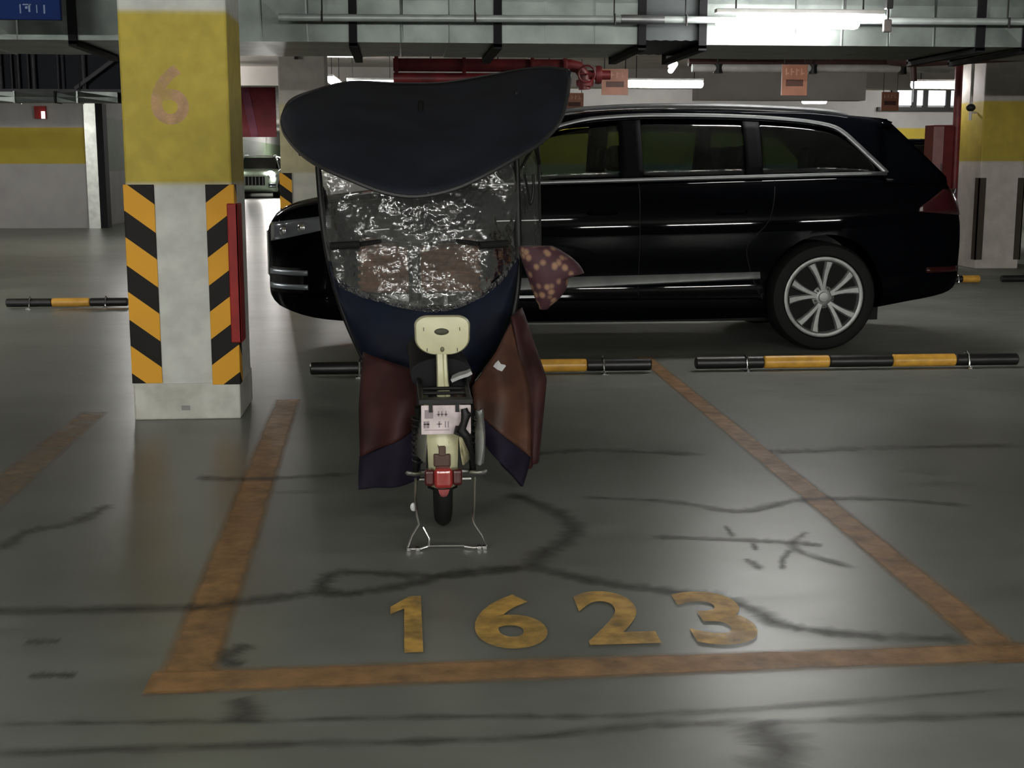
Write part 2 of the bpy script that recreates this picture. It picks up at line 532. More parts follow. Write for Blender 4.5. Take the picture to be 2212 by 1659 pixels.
def text_mesh(ch, bbox, plane, extrude=0.0, bold=0.03):
    """glyph as MB: plane 'xy' (on floor) or 'xz' (on wall facing -Y); bbox = (u0,u1,v0,v1)"""
    cu = bpy.data.curves.new('glyph', 'FONT')
    cu.body = ch; cu.size = 1.0; cu.offset = bold; cu.resolution_u = 6; cu.extrude = max(extrude, 0)
    ob = bpy.data.objects.new('glyph', cu)
    COL.objects.link(ob)
    dg = bpy.context.evaluated_depsgraph_get(); dg.update()
    me = bpy.data.meshes.new_from_object(ob.evaluated_get(dg))
    vs = [v.co.copy() for v in me.vertices]; fs = [tuple(p.vertices) for p in me.polygons]
    bpy.data.objects.remove(ob); bpy.data.curves.remove(cu); bpy.data.meshes.remove(me)
    x0 = min(v.x for v in vs); x1 = max(v.x for v in vs); y0 = min(v.y for v in vs); y1 = max(v.y for v in vs)
    out = []
    for v in vs:
        u = bbox[0] + (v.x - x0) / (x1 - x0) * (bbox[1] - bbox[0]); w = bbox[2] + (v.y - y0) / (y1 - y0) * (bbox[3] - bbox[2])
        out.append((u, w))
    return out, fs


digit_m = worn_paint('faded_yellow_digit_paint', S(200, 158, 74), 0.5, 0.74, 7)
for ch, bb, w in (('1', (-.05, .048, 3.45, 3.93), 'one'), ('6', (.195, .403, 3.455, 3.92), 'six'), ('2', (.510, .712, 3.465, 3.93), 'two'), ('3', (.815, 1.012, 3.435, 3.90), 'three')):
    if ch == '1':
        gl1 = [(.42, 0), (.95, 0), (.95, 1), (.60, 1), (0, .80), (0, .66), (.42, .76)]
        vs = [(bb[0] + u * (bb[1] - bb[0]), bb[2] + v * (bb[3] - bb[2])) for u, v in gl1]; fs = [(0, 1, 2, 3, 6), (3, 4, 5, 6)]
    else:
        vs, fs = text_mesh(ch, bb, 'xy')
    mb = MB().add([(u, v, 0.0062) for u, v in vs], fs); mb.fade = [1.0] * len(vs)
    tag(mb.build('painted_digit', digit_m), 'faded yellow digit %s painted on the floor of the bay' % w, 'marking')

# ------------------------------------------------------------------ striped pillar on the left
pl = thing('pillar', (-1.14, 7.22, 0), 'square white pillar with yellow band and black-yellow corner guards', 'pillar')
X0, X1, Y0, Y1 = -1.414, -.872, 6.95, 7.50
pm = zbands(mat('pillar_paint', (1, 1, 1, 1), 0.7, scale=10), [(0, WHT), (1.235, S(178, 160, 58)), (2.10, WHT)])
MB().box(X0, X1, Y0, Y1, 0.0, 3.05).build('shaft', pm, pl, bevel=0.012)
MB().box(X0 - .006, X1 + .006, Y0 - .006, Y1 + .006, 0.0, 0.195).build('plinth', mat('scuffed_white_paint', S(196, 196, 188), 0.75, scale=9, col2=S(170, 170, 160)), pl, bevel=0.01)


def stripe_mat(name, xref, sgn, off=0.0):
    m = mat(name, (1, 1, 1, 1), 0.6, spec=.2)
    t = m.node_tree
    p = t.nodes['Principled BSDF']
    g = [n for n in t.nodes if n.type == 'NEW_GEOMETRY'][0]
    sp = t.nodes.new('ShaderNodeSeparateXYZ'); t.links.new(g.outputs['Position'], sp.inputs[0])

    def mth(op, a, b):
        n = t.nodes.new('ShaderNodeMath'); n.operation = op
        for i, q in enumerate((a, b)):
            if isinstance(q, (int, float)): n.inputs[i].default_value = q
            elif q is not None: t.links.new(q, n.inputs[i])
        return n.outputs[0]
    dx = mth('MULTIPLY', mth('SUBTRACT', sp.outputs['X'], xref), 0.75 * sgn)
    dy = mth('MULTIPLY', mth('SUBTRACT', sp.outputs['Y'], Y0), 0.75)
    s = mth('ADD', mth('ADD', sp.outputs['Z'], dx), dy)
    fr = mth('FRACT', mth('DIVIDE', mth('SUBTRACT', s, 0.95 + off - 2.83), 0.283), None)
    gt = mth('LESS_THAN', fr, 0.485)
    mx = t.nodes.new('ShaderNodeMix'); mx.data_type = 'RGBA'
    mx.inputs[6].default_value = S(214, 156, 46); mx.inputs[7].default_value = (0.006, 0.005, 0.004, 1)
    t.links.new(gt, mx.inputs[0]); t.links.new(mx.outputs[2], p.inputs['Base Color'])
    return m


G = .146
MB().box(X0 - .008, X0 + G, Y0 - .010, Y0 - .0005, 0.197, 1.232).box(X0 - .010, X0 - .0005, Y0 - .0095, Y0 + G, 0.197, 1.232).build('corner_guard', stripe_mat('left_hazard_stripes', X0, 1), pl, bevel=0.003)
MB().box(X1 - G + .01, X1 + .008, Y0 - .010, Y0 - .0005, 0.185, 1.232).box(X1 + .0005, X1 + .010, Y0 - .0095, Y0 + .10, 0.185, 1.232).build('corner_guard', stripe_mat('right_hazard_stripes', X1, -1), pl, bevel=0.003)
rg = MB().box(X1 - .028, X1 + .030, Y0 - .028, Y0 - .011, 0.41, 1.135).box(X1 + .012, X1 + .030, Y0 - .028, Y0 + .13, 0.41, 1.135).build('red_guard', M['red_box'], pl, bevel=0.006)
rg['label'] = 'red strip wrapped round the right corner'
vs, fs = text_mesh('6', (-1.265, -1.075, 1.535, 1.835), 'xz', bold=0.02)
mb = MB().add([(u, Y0 - .0012, w) for u, w in vs], fs); mb.fade = [1.0] * len(vs)
nb = mb.build('painted_number', worn_paint('faded_pink_number_paint', S(204, 160, 136), 0.7, 0.42, 9), pl)
nb['label'] = 'faded pink number 6'
MB().box(-1.175, -1.13, Y0 - .010, Y0 - .0055, .05, .075).build('chipped_patch', mat('bare_chip', (.25, .25, .24, 1), 0.9), pl)

# ------------------------------------------------------------------ wheel stops
yel_m = mat('yellow_band_paint', S(205, 155, 62), 0.35, scale=14, vary=0.15)
blk_m = mat('black_band_paint', (0.010, 0.010, 0.010, 1), 0.4, scale=14)


def wheel_stop(xs, y, first_black, clamps, label, r=0.04, group='tube wheel stops'):
    t = thing('wheel_stop', ((xs[0] + xs[-1]) / 2, y, 0), label, 'wheel stop', group)
    b = first_black
    for a, c in zip(xs, xs[1:]):
        rr = r if b else r + .002
        MB().lathe([(rr * .8, a), (rr, a + .008), (rr, c - .008), (rr * .8, c)], (0, y, r + .012), 'x', 20).build('tube_band', blk_m if b else yel_m, t, smooth=True)
        b = not b
    for x in clamps:
        br = MB().tube([(x, y - .052, .004), (x, y - .052, r), (x, y - .035, 2 * r + .012), (x, y, 2 * r + .026), (x, y + .035, 2 * r + .012), (x, y + .052, r), (x, y + .052, .004)], .007, 8)
        br = br.build('clamp', M['chrome'], t, smooth=True)
        MB().box(x - .022, x + .022, y - .10, y - .045, .0, .006).lathe([(.012, .006), (.012, .018), (.008, .022)], (x, y - .078, 0), 'z', 8).build('bolt_plate', M['chrome'], br, smooth=True)
    return t


wheel_stop([-.594, -.12, .31, .74, 1.18, 1.605], 8.33, True, [1.29, -.28], 'black and yellow tube wheel stop behind the electric bike')
wheel_stop([1.905, 2.36, 2.80, 3.23, 3.66, 4.09], 8.36, True, [2.24, 3.74], 'black and yellow tube wheel stop in front of the dark car\'s rear wheel')
wheel_stop([-3.72, -3.3, -2.95, -2.6], 12.65, True, [-3.5, -2.8], 'worn dark wheel stop far back, left of the striped pillar')
wheel_stop([6.16, 6.36, 6.56], 14.45, True, [6.3], 'short dark wheel stop just behind the dark car\'s tail')
wheel_stop([6.82, 7.2, 7.6, 8.0], 14.45, True, [7.1, 7.8], 'dark wheel stop at the right edge, before the right column')

# ------------------------------------------------------------------ columns further back
c2 = thing('pillar', (-1.15, 16.3, 0), 'pale grey pillar further back, behind the left tip of the bike canopy', 'pillar')
c2m = zbands(mat('grey_pillar_paint', (1, 1, 1, 1), 0.75, scale=6), [(0, S(185, 184, 172)), (1.24, S(172, 164, 130)), (2.05, S(170, 166, 158))])
MB().box(-1.43, -.875, 16.0, 16.55, 0, 3.05).build('shaft', c2m, c2, bevel=.015)
MB().box(-1.44, -1.30, 15.985, 15.999, .2, 1.24).box(-1.445, -1.431, 15.99, 16.14, .2, 1.24).build('corner_guard', stripe_mat('far_hazard_stripes', -1.43, 1), c2)
MB().box(-1.23, -1.19, 15.95, 15.999, 2.56, 2.68).build('bracket', M['dark'], c2)

rc = thing('pillar', (7.7, 16.9, 0), 'square pillar at the right edge with dull yellow band and red pipe beside it', 'pillar')
rcm = zbands(mat('right_pillar_paint', (1, 1, 1, 1), 0.7, scale=6), [(0, S(186, 180, 172)), (1.38, S(170, 150, 52)), (2.14, S(180, 176, 168))])
MB().box(7.42, 8.00, 16.5, 17.35, 0, 3.05).build('shaft', rcm, rc, bevel=.015)
gd = mat('worn_brown_guard', (0.03, 0.022, 0.014, 1), 0.6)
MB().box(7.405, 7.50, 16.48, 16.499, .12, 1.17).box(7.405, 7.419, 16.48, 16.6, .12, 1.17).build('corner_guard', gd, rc)
MB().box(7.93, 8.015, 16.48, 16.499, .12, 1.17).box(8.001, 8.015, 16.48, 16.6, .12, 1.17).build('corner_guard', gd, rc)
MB().box(7.405, 7.4195, 17.2, 17.36, .25, 1.1).build('corner_guard', stripe_mat('rear_hazard_stripes', 7.4, -1), rc)
rp = thing('fire_pipe', (7.22, 16.95, 0), 'dark red vertical fire pipe on the left of the right pillar', 'pipe')
MB().tube([(7.20, 16.75, .02), (7.17, 16.75, 3.03)], .05, 14).build('riser', M['red_pipe'], rp, smooth=True)
MB().tube([(7.30, 16.62, 1.9), (7.30, 16.62, 3.03)], .022, 10).tube([(7.30, 16.62, 2.0), (7.41, 16.7, 2.0)], .015, 8).build('branch_pipe', M['pipe_white'], rp, smooth=True)
MB().ell((7.30, 16.62, 2.06), (.06, .06, .05)).build('valve', M['dark'], rp, smooth=True)
rb = thing('hydrant_cabinet', (6.93, 16.75, 0.7), 'red fire hydrant cabinet hanging beside the right pillar, behind the car tail', 'cabinet')
MB().box(6.80, 7.07, 16.55, 16.85, .80, 1.84).build('body', mat('dull_red_cabinet', (.10, .010, .010, 1), .5, spec=.2), rb, bevel=.008)
MB().box(6.795, 6.93, 16.535, 16.549, .82, 1.82).build('door', mat('pale_pink_red', S(132, 92, 92), .5), rb, bevel=.003)  # door paler and pinker than the body
MB().box(6.90, 6.915, 16.52, 16.534, 1.2, 1.35).build('handle', M['chrome'], rb)
MB().box(6.97, 7.0, 16.7, 16.73, 0, .80).box(7.03, 7.06, 16.7, 16.73, 0, .80).build('stand', M['red_pipe'], rb)

# ------------------------------------------------------------------ air duct across the bay and its pipes
DX = [-9.0, -6.2, -4.3, -2.35, -.338, .729, 1.81, 2.27, 4.43, 4.80, 7.2, 9.6]
duct = thing('air_duct', (1.0, 10.6, 2.22), 'big galvanised air duct with dark flanges running across under the ceiling', 'duct')
rd = random.Random(5)
D0, D1, DZ0, DZ1 = 10.0, 11.35, 2.225, 2.86
for i, (a, b) in enumerate(zip(DX, DX[1:])):
    if i == 6:
        P = []
        for k in range(13):
            x = a + (b - a) * k / 12
            e = .006 * (k % 2) + .03
            P.append([(x, D0 + e, DZ1 - e), (x, D0 + e, DZ0 + e), (x, D1 - e, DZ0 + e), (x, D1 - e, DZ1 - e)])
        MB().grid(P, True).build('canvas_joint', M['galv_dark'], duct, smooth=True)
        continue
    n = max(1, round((b - a) / .36)); P = []
    for k in range(n):
        xa, xb = a + (b - a) * k / n, a + (b - a) * (k + 1) / n
        mid = (xa + xb) / 2
        for x, e in ((xa, 0), (xa + .012, .006 * rd.random()), (xb - .012, .006 * rd.random())):
            q = rd.uniform(-.006, .010)
            P.append([(x, D0 + e, DZ1), (x, D0 - q - e, (DZ0 + DZ1) / 2 - .02), (x, D0 + e * .5, DZ0), (x, D1 - .4 * e, DZ0 + e + q * .3), (x, D1, DZ1)])
    P.append([(b, D0, DZ1), (b, D0, (DZ0 + DZ1) / 2), (b, D0, DZ0), (b, D1, DZ0), (b, D1, DZ1)])
    MB().grid(P, True).build('duct_section', M['galv'], duct)
for x in DX[1:-1]:
    w = .03
    MB().box(x - w, x + w, D0 - .035, D0 - .001, DZ0 - .03, 3.045).box(x - w, x + w, D0 - .035, D1 + .035, DZ0 - .045, DZ0 - .008).box(x - w, x + w, D1 + .001, D1 + .035, DZ0 - .03, 3.045).build('flange', M['angle_iron'], duct)

gp = thing('ceiling_pipe', (2.6, 9.7, 2.37), 'thin grey pipe running along the near face of the air duct', 'pipe')
MB().tube([(-.86, 9.8, 2.375), (2.8, 9.8, 2.388), (7.5, 9.8, 2.40)], .026, 14).build('pipe', M['pipe_grey'], gp, smooth=True)
for x in (-.55, .55, 1.57, 2.10, 3.3, 4.55):
    MB().tube([(x, 9.8, 2.385), (x, 9.8, 3.05)], .006, 6).tube([(x, 9.765, 2.34), (x, 9.765, 2.42)], .008, 6).build('hanger', M['dark'], gp)
MB().lathe([(.032, -.16), (.034, -.15), (.034, .15), (.032, .16)], (1.78, 9.8, 2.384), 'x', 16).build('coupling', M['satin_chrome'], gp, smooth=True)


# ------------------------------------------------------------------ lamps
def lamp(a, b, tubes, label, r=.034, top=3.05, group=None, material=None, name='fluorescent_light'):
    a, b = Vector(a), Vector(b)
    mid = (a + b) / 2
    t = thing(name, tuple(mid), label, 'lamp', group)
    d = (b - a).normalized()
    up = Vector((0, 0, 1))
    MB().obox(a + up * .055, b + up * .055, .075, .03).build('housing', M['fixture'], t, bevel=.004)
    for (oy, oz, s0, s1) in tubes:
        o = Vector((0, oy, oz))
        p, q = a + o + d * s0, b + o + d * s1
        L = (q - p).length
        pts = [p, p + d * .012, p + d * .03, q - d * .03, q - d * .012, q]
        MB().tube(pts, [r * .4, r * .85, r, r, r * .85, r * .4], 14).build('tube', material or M['tube'], t, smooth=True)
    for s in (.12, .88):
        c = a.lerp(b, s)
        if top - c.z - .07 > .03:
            MB().tube([(c.x, c.y, c.z + .07), (c.x, c.y, top)], .006, 6).build('hanger', M['dark'], t)
    return t


lamp((2.24, 9.45, 2.355), (3.46, 9.45, 2.355), [(-.02, -.03, 0, -.18), (.03, .022, .16, .03)], 'bright twin-tube light hanging before the air duct, largest lamp in view', r=.036, material=M['tube_front'])
lamp((2.90, 17, 2.36), (3.89, 17, 2.36), [(0, 0, 0, 0)], 'bright single tube light above the middle of the dark car, beyond the duct', r=.05)
lamp((6.80, 17.4, 2.39), (7.9, 17.4, 2.39), [(0, 0, 0, 0)], 'bright tube light half hidden by the red pipe at the right pillar', r=.05)
lamp((7.34, 24, 2.50), (7.80, 24, 2.50), [(0, 0, 0, 0)], 'short bright light seen just over the dark car\'s roof at the rear', r=.06)
lamp((3.02, 14.6, 2.43), (3.30, 16.2, 2.47), [(0, 0, 0, 0)], 'pale tube light pointing away, just above the middle bright tube', r=.035, material=M['tube_dim'])
lamp((-1.10, 20, 2.95), (-.60, 20, 2.95), [(0, 0, 0, 0)], 'greenish tube light high up, over the left part of the bike canopy', r=.05, top=3.05, material=M['tube_dim'])
lamp((-1.03, 20.2, 2.60), (-.95, 21.6, 2.58), [(0, 0, 0, 0)], 'small bright light end-on beside the pale grey pillar', r=.06)
lamp((-.80, 20.4, 2.56), (-.06, 20.4, 2.56), [(0, 0, 0, 0)], 'pale tube light just above the top edge of the bike canopy', r=.05, material=M['tube_dim'])
lamp((-3.0, -.3, 2.58), (-1.8, -.3, 2.58), [(0, 0, 0, 0)], 'unseen tube light added over the driving lane near the left pillar', r=.036, material=M['fill_lane'])  # added behind the camera to brighten the near floor
lamp((1.2, -.3, 2.58), (2.4, -.3, 2.58), [(0, 0, 0, 0)], 'unseen tube light added over the driving lane near the painted digits', r=.036, material=M['fill_lane'])
lamp((-4.8, 9.45, 2.36), (-3.6, 9.45, 2.36), [(0, 0, 0, 0)], 'tube light before the air duct, left of the blue sign', r=.036)
g = 'unseen strong lights over the far side of the driving lane'  # unseen row, partly set by car reflections, the rest added to light the pillar
for x, L in ((-9.5, 2), (-6.0, 2), (-2.6, 2), (.8, 1.2), (4.35, 1.0), (6.75, 2.1), (10.5, 2)):
    lamp((x - L / 2, -10, 2.30), (x + L / 2, -10, 2.30), [(0, 0, 0, 0)], 'unseen strong tube light over the far side of the driving lane', r=.036, group=g, material=M['tube_strong'])
g = 'unseen tube lights deeper in the garage'  # most are added to brighten the far walls, floor and grey pillar
for x, y, z, m in ((-9, 21, 2.6, 'fill_mid'), (-5.2, 40, 2.85, 'fill_mid'), (-4.6, 66, 2.85, 'tube_strong'), (14, 20, 2.6, 'tube'), (-6.4, 12, 2.55, 'tube_strong'),
                   (-4.0, 23, 2.75, 'fill_mid'), (10.8, 24.9, 2.96, 'fill_mid'), (4.6, 24.9, 2.96, 'fill_mid'), (-.3, 24.9, 2.96, 'fill_mid'), (3.35, 12.0, 2.62, 'tube_bay')):
    lamp((x - .6, y, z), (x + .6, y, z), [(0, 0, 0, 0)], 'unseen tube light deep in the garage', r=.036, group=g, material=M[m])

hk = thing('lamp_bracket', (3.47, 9.3, 2.55), 'dark steel bracket hanging in front of the right end of the twin-tube light', 'bracket')
MB().box(3.42, 3.48, 9.31, 9.35, 2.26, 2.35).build('clip', mat('grey_brown_clip', (.20, .17, .16, 1), .5), hk, bevel=.01)
MB().box(3.43, 3.48, 9.30, 9.36, 2.42, 2.56).box(3.445, 3.46, 9.32, 9.34, 2.34, 3.05).build('block', M['dark'], hk, bevel=.008)
MB().box(3.38, 3.53, 9.28, 9.38, 2.56, 2.60).build('plate', M['pipe_white'], hk, bevel=.004)

# ------------------------------------------------------------------ red and white pipes beyond the duct
rp1 = thing('red_fire_main', (.8, 13, 2.2), 'thick dark red fire main with flanges and valve above the bike canopy', 'pipe')
MB().tube([(-.06, 13, 2.285), (1.66, 13, 2.285)], .062, 18).build('pipe', M['red_pipe'], rp1, smooth=True)
MB().tube([(-.06, 13.05, 2.16), (1.66, 13.05, 2.16)], .055, 18).build('pipe', M['red_pipe'], rp1, smooth=True)
for x in (-.03, .62, 1.28, 1.60):
    MB().lathe([(.09, -.018), (.092, -.01), (.092, .01), (.09, .018)], (x, 13, 2.285), 'x', 20).build('flange', M['red_pipe'], rp1, smooth=True)
for x in (.3, .95, 1.45):
    MB().tube([(x, 13, 2.34), (x, 13, 3.05)], .008, 6).build('hanger', M['dark'], rp1)
MB().tube([(1.64, 13, 2.29), (1.74, 13, 2.27), (1.79, 13, 2.2), (1.80, 13, 2.06)], .06, 14).build('elbow', M['red_pipe'], rp1, smooth=True)
MB().lathe([(.085, -.03), (.09, 0), (.085, .03)], (1.80, 13, 2.12), 'z', 18).lathe([(.085, -.03), (.09, 0), (.085, .03)], (1.93, 13, 2.2), 'x', 18).tube([(1.80, 13, 2.2), (2.05, 13, 2.2)], .045, 12).build('valve', M['red_pipe'], rp1, smooth=True)
MB().tube([(1.80 + .08 * math.cos(k / 16 * 6.283), 12.86, 2.2 + .08 * math.sin(k / 16 * 6.283)) for k in range(16)], .01, 6, True).tube([(1.72, 12.86, 2.2), (1.88, 12.86, 2.2)], .008, 6).tube([(1.8, 12.86, 2.2), (1.8, 13, 2.2)], .012, 6).build('hand_wheel', M['red_pipe'], rp1, smooth=True)
wp = thing('white_pipe', (5, 15, 2.4), 'long white pipe under a brown one, above the dark car', 'pipe')
MB().tube([(3.30, 15, 2.415), (6.30, 15, 2.425)], .045, 14).build('pipe', M['pipe_white'], wp, smooth=True)
MB().tube([(3.30, 15.2, 2.50), (6.30, 15.2, 2.51)], .05, 14).build('upper_pipe', mat('brown_red_pipe', (.06, .022, .018, 1), .5), wp, smooth=True)
for x in (3.6, 4.7, 5.75):
    MB().tube([(x, 15, 2.36), (x, 15, 2.46)], .055, 10).tube([(x, 15, 2.4), (x, 15, 3.05)], .01, 6).build('hanger', M['dark'], wp)
rp2 = thing('red_branch_pipe', (5.7, 14, 2.4), 'dark red sloping pipe under the duct near the right pillar', 'pipe')
MB().tube([(5.35, 14.3, 2.46), (5.45, 14, 2.42), (6.55, 13.2, 2.44)], .055, 14).tube([(5.48, 14, 2.42), (5.50, 14, 2.22)], .035, 10).build('pipe', mat('dark_brown_pipe', (.05, .02, .018, 1), .5), rp2, smooth=True)
MB().tube([(5.5, 14, 2.22), (5.5, 14, 2.0)], .012, 8).build('sprinkler_drop', M['satin_chrome'], rp2, smooth=True)
MB().tube([(5.45, 14, 2.45), (5.45, 14, 3.05)], .01, 6).build('hanger', M['dark'], rp2)
ct = thing('reflection_strip', (2, 14.4, 2.53), 'pale pink-white reflection strip running just under the far side of the duct', 'reflection strip')  # pale bars added for the bright reflections off pipes and duct
for a, b in ((-.05, .72), (.75, 1.02), (1.05, 1.95), (2.35, 2.62), (3.05, 4.3)):
    MB().box(a, b, 14.4, 14.6, 2.52, 2.565).build('reflection_bar', M['pipe_white'], ct, bevel=.004)
MB().box(-.05, 4.3, 14.45, 14.55, 2.566, 2.58).build('strip_top', M['dark'], ct)
for x in (.2, 1.5, 2.5, 3.8):
    MB().tube([(x, 14.5, 2.57), (x, 14.5, 3.05)], .007, 6).build('hanger', M['dark'], ct)
# red painted wall panel and signboards beyond
bnr = tag(MB().box(-4.1, -2.75, 30.0, 30.08, 1.95, 3.05).build('red_banner', mat('dark_red_banner_cloth', S(140, 38, 50), .6, scale=1.4, vary=.3)), 'dark red banner hanging over the lane between the two left pillars', 'banner')
MB().obox((-3.42, 29.985, 3.04), (-3.22, 29.985, 1.96), .02, .17, (1, 0, 0)).build('pink_stripe', mat('faded_pink_cloth', S(150, 72, 100), .6), bnr)
rbm = thing('red_beam_panel', (.2, 25, 2.3), 'faded red panel hung above the bike canopy, left of the fire main', 'panel')
MB().box(-.95, 2.0, 25.0, 25.05, 2.50, 3.04).build('panel', mat('faded_red_panel', S(150, 66, 62), .6, scale=1.2, vary=.2), rbm)
MB().box(.35, .82, 24.97, 24.999, 2.52, 2.85).build('notice', mat('tan_notice', S(200, 150, 128), .6), rbm)

sgm = mat('orange_brown_sign_board', S(150, 98, 76), .5, scale=5)
sgd = mat('dark_brown_sign_print', S(76, 42, 34), .6)
sgl = mat('pale_sign_print', S(186, 140, 118), .6)


def sign(x0, x1, y, z0, z1, label, top=3.05):
    t = thing('hanging_sign', ((x0 + x1) / 2, y, z0), label, 'sign', 'orange bay signs')
    MB().box(x0, x1, y, y + .025, z0, z1).build('board', sgm, t)
    w, h = x1 - x0, z1 - z0
    MB().box(x0 + .16 * w, x0 + .84 * w, y - .003, y - .0005, z0 + .30 * h, z0 + .52 * h).build('dark_panel', sgd, t)
    mb = MB()
    for k in range(4):
        xa = x0 + w * (.14 + .20 * k)
        mb.box(xa, xa + .05 * w, y - .003, y - .0005, z0 + .66 * h, z0 + .88 * h)
        mb.box(xa, xa + .13 * w, y - .0035, y - .001, z0 + (.70 + .05 * (k % 3)) * h, z0 + (.74 + .05 * (k % 3)) * h)
    mb.build('print', sgl, t)
    MB().tube([(x0 + .1 * w, y + .012, z1), (x0 + .1 * w, y + .012, top)], .006, 6).tube([(x1 - .1 * w, y + .012, z1), (x1 - .1 * w, y + .012, top)], .006, 6).build('hanger', M['dark'], t)


sign(4.055, 4.33, 14, 2.065, 2.385, 'orange-brown hanging sign above the rear half of the dark car')
sign(2.12, 2.40, 14, 2.062, 2.33, 'orange-brown hanging sign just left of the middle bright tube')
sign(2.72, 3.03, 22, 2.20, 2.51, 'small orange sign beside the right tip of the bike canopy')
sign(8.10, 8.40, 22, 2.24, 2.55, 'small pinkish sign far back, above the dark car\'s tail')
db = thing('direction_sign', (-2.45, 9, 2.26), 'dark blue hanging sign with white lettering, top left corner', 'sign')
MB().box(-3.1, -2.19, 9.0, 9.05, 2.262, 2.60).build('board', mat('dark_blue_sign', S(10, 40, 100), .6, scale=3, spec=.15), db, bevel=.004)
mb = MB()
for x0, x1, z0, z1 in ((-2.60, -2.57, 2.395, 2.45), (-2.535, -2.515, 2.40, 2.44), (-2.445, -2.437, 2.30, 2.358), (-2.39, -2.378, 2.31, 2.358), (-2.41, -2.395, 2.33, 2.345), (-2.340, -2.334, 2.305, 2.355), (-2.295, -2.285, 2.30, 2.355), (-2.425, -2.372, 2.352, 2.36)):
    mb.box(x0, x1, 8.997, 8.9995, z0, z1)
mb.build('lettering', mat('white_sign_print', S(120, 140, 175), .5), db)
MB().tube([(-2.9, 9.02, 2.6), (-2.9, 9.02, 3.05)], .01, 6).tube([(-2.35, 9.02, 2.6), (-2.35, 9.02, 3.05)], .01, 6).build('hanger', M['dark'], db)

# ------------------------------------------------------------------ far left: second duct, dark pipe bank, wall lamp
d2 = thing('air_duct', (-6.5, 19, 2.2), 'narrow shiny duct crossing above the far left wall', 'duct')
xs = [-11, -8.0, -7.2, -6.2, -5.98, -5.3, -4.75, -4.45, -3.9]
for a, b in zip(xs, xs[1:]):
    q = rd.uniform(-.03, .03)
    MB().grid([[(a + .01, 19, 2.33 + q * .3), (a + .01, 18.97 - q, 2.26), (a + .01, 19, 2.19), (a + .01, 19.3, 2.19), (a + .01, 19.3, 2.33)], [(b - .01, 19, 2.33), (b - .01, 18.97 + q, 2.26), (b - .01, 19, 2.19), (b - .01, 19.3, 2.19), (b - .01, 19.3, 2.33)]], True).build('duct_section', M['galv'], d2)
for x in xs[1:-1]:
    MB().box(x - .012, x + .012, 18.95, 19.31, 2.18, 2.34).build('flange', M['angle_iron'] if x in (-6.2, -4.75) else M['galv'], d2)
for x in (-9, -6.2, -4.45):
    MB().tube([(x, 19.15, 2.34), (x, 19.15, 3.05)], .01, 6).build('hanger', M['dark'], d2)
pb = thing('conduit_rack', (-6, 20.3, 2.45), 'dark rack of vertical conduits under the ceiling, far left behind the blue sign', 'rack')
MB().box(-11, -3.6, 20.5, 20.55, 2.40, 3.05).build('void_plate', mat('dark_void_blue', (.004, .006, .012, 1), .6, spec=.2), pb)  # dark sheet put in for the unlit void behind the conduits
cm = mat('grey_conduit', (.035, .035, .043, 1), .6)
for x, r in ((-5.88, .03), (-5.72, .015), (-5.62, .02), (-5.48, .014), (-5.40, .032), (-5.05, .012), (-4.98, .010), (-4.68, .03), (-6.6, .03), (-7.3, .03), (-8.2, .03)):
    MB().tube([(x, 20.42, 2.42), (x, 20.42, 3.05)], r, 10).build('conduit', cm, pb, smooth=True)
MB().obox((-4.80, 20.36, 2.45), (-4.15, 20.36, 2.92), .06, .05).build('brace', cm, pb)
MB().obox((-9, 20.38, 2.42), (-3.7, 20.38, 2.42), .05, .05).build('rail', cm, pb)
wl = thing('wall_light', (-7.6, 28.9, 2.35), 'tiny white light on the far left wall above its yellow band', 'lamp')
MB().box(-7.68, -7.45, 28.9, 28.995, 2.30, 2.56).build('case', M['red_box'], wl)
MB().box(-7.53, -7.46, 28.86, 28.899, 2.30, 2.45).build('lens', emit('pink_white_lens', (1, .8, .8, 1), 1.2), wl)

# window strip high on the far right wall
w1 = thing('window_1', (10.5, 27.9, 2.4), None, None)
w1['kind'] = 'structure'
w1m = emit('lit_office_pane', (.80, .86, 1.0, 1), .6)
xs = [10.55, 11.0, 11.25, 11.75, 12.1, 12.6]
for a, b in zip(xs, xs[1:]):
    MB().box(a + .02, b - .02, 27.95, 27.99, 2.60, 3.0).build('pane', w1m, w1)
for x in xs:
    MB().box(x - .05, x + .05, 27.90, 27.995, 2.52, 3.05).build('mullion', M['dark'], w1)
MB().box(10.2, 12.9, 27.88, 27.995, 2.48, 2.56).build('sill', M['dark'], w1)

# ------------------------------------------------------------------ dark car parked across behind the bay
CX, CY = -.96, 10.12          # front end and centre line; the car points to -X
paint = mat('black_car_paint', (0.0012, 0.0015, 0.0024, 1), 0.6, 0.0, scale=40, vary=.05, spec=.0, coat=.14)
gloss_black = mat('gloss_black_trim', (0.002, 0.002, 0.003, 1), 0.6, spec=.05)
clad = mat('black_plastic', (0.003, 0.003, 0.003, 1), 0.6, spec=.2)
front_glass = sheet('green_tinted_glass', (.74, .82, .72, 1), .66, .01, 0.0)
dark_glass = sheet('dark_privacy_glass', (.66, .80, .78, 1), .56, .01, 0.0)
HW = [(0, .50), (.03, .62), (.08, .71), (.16, .795), (.30, .87), (.5, .925), (.8, .965), (1.2, .985), (2.5, .988), (3.7, .985), (4.2, .968), (4.6, .93), (4.85, .875), (5.0, .79), (5.07, .70), (5.10, .58)]
ZB = [(0, .40), (.08, .33), (.35, .25), (.9, .22), (1.4, .22), (3.4, .23), (4.2, .27), (4.6, .33), (4.95, .39), (5.10, .46)]
ZS = [(0, .90), (.06, .97), (.2, 1.03), (.5, 1.085), (.9, 1.13), (1.35, 1.185), (1.95, 1.205), (3.2, 1.24), (4.3, 1.27), (4.7, 1.272), (4.88, 1.245), (4.97, 1.16), (5.04, 1.06), (5.10, .92)]
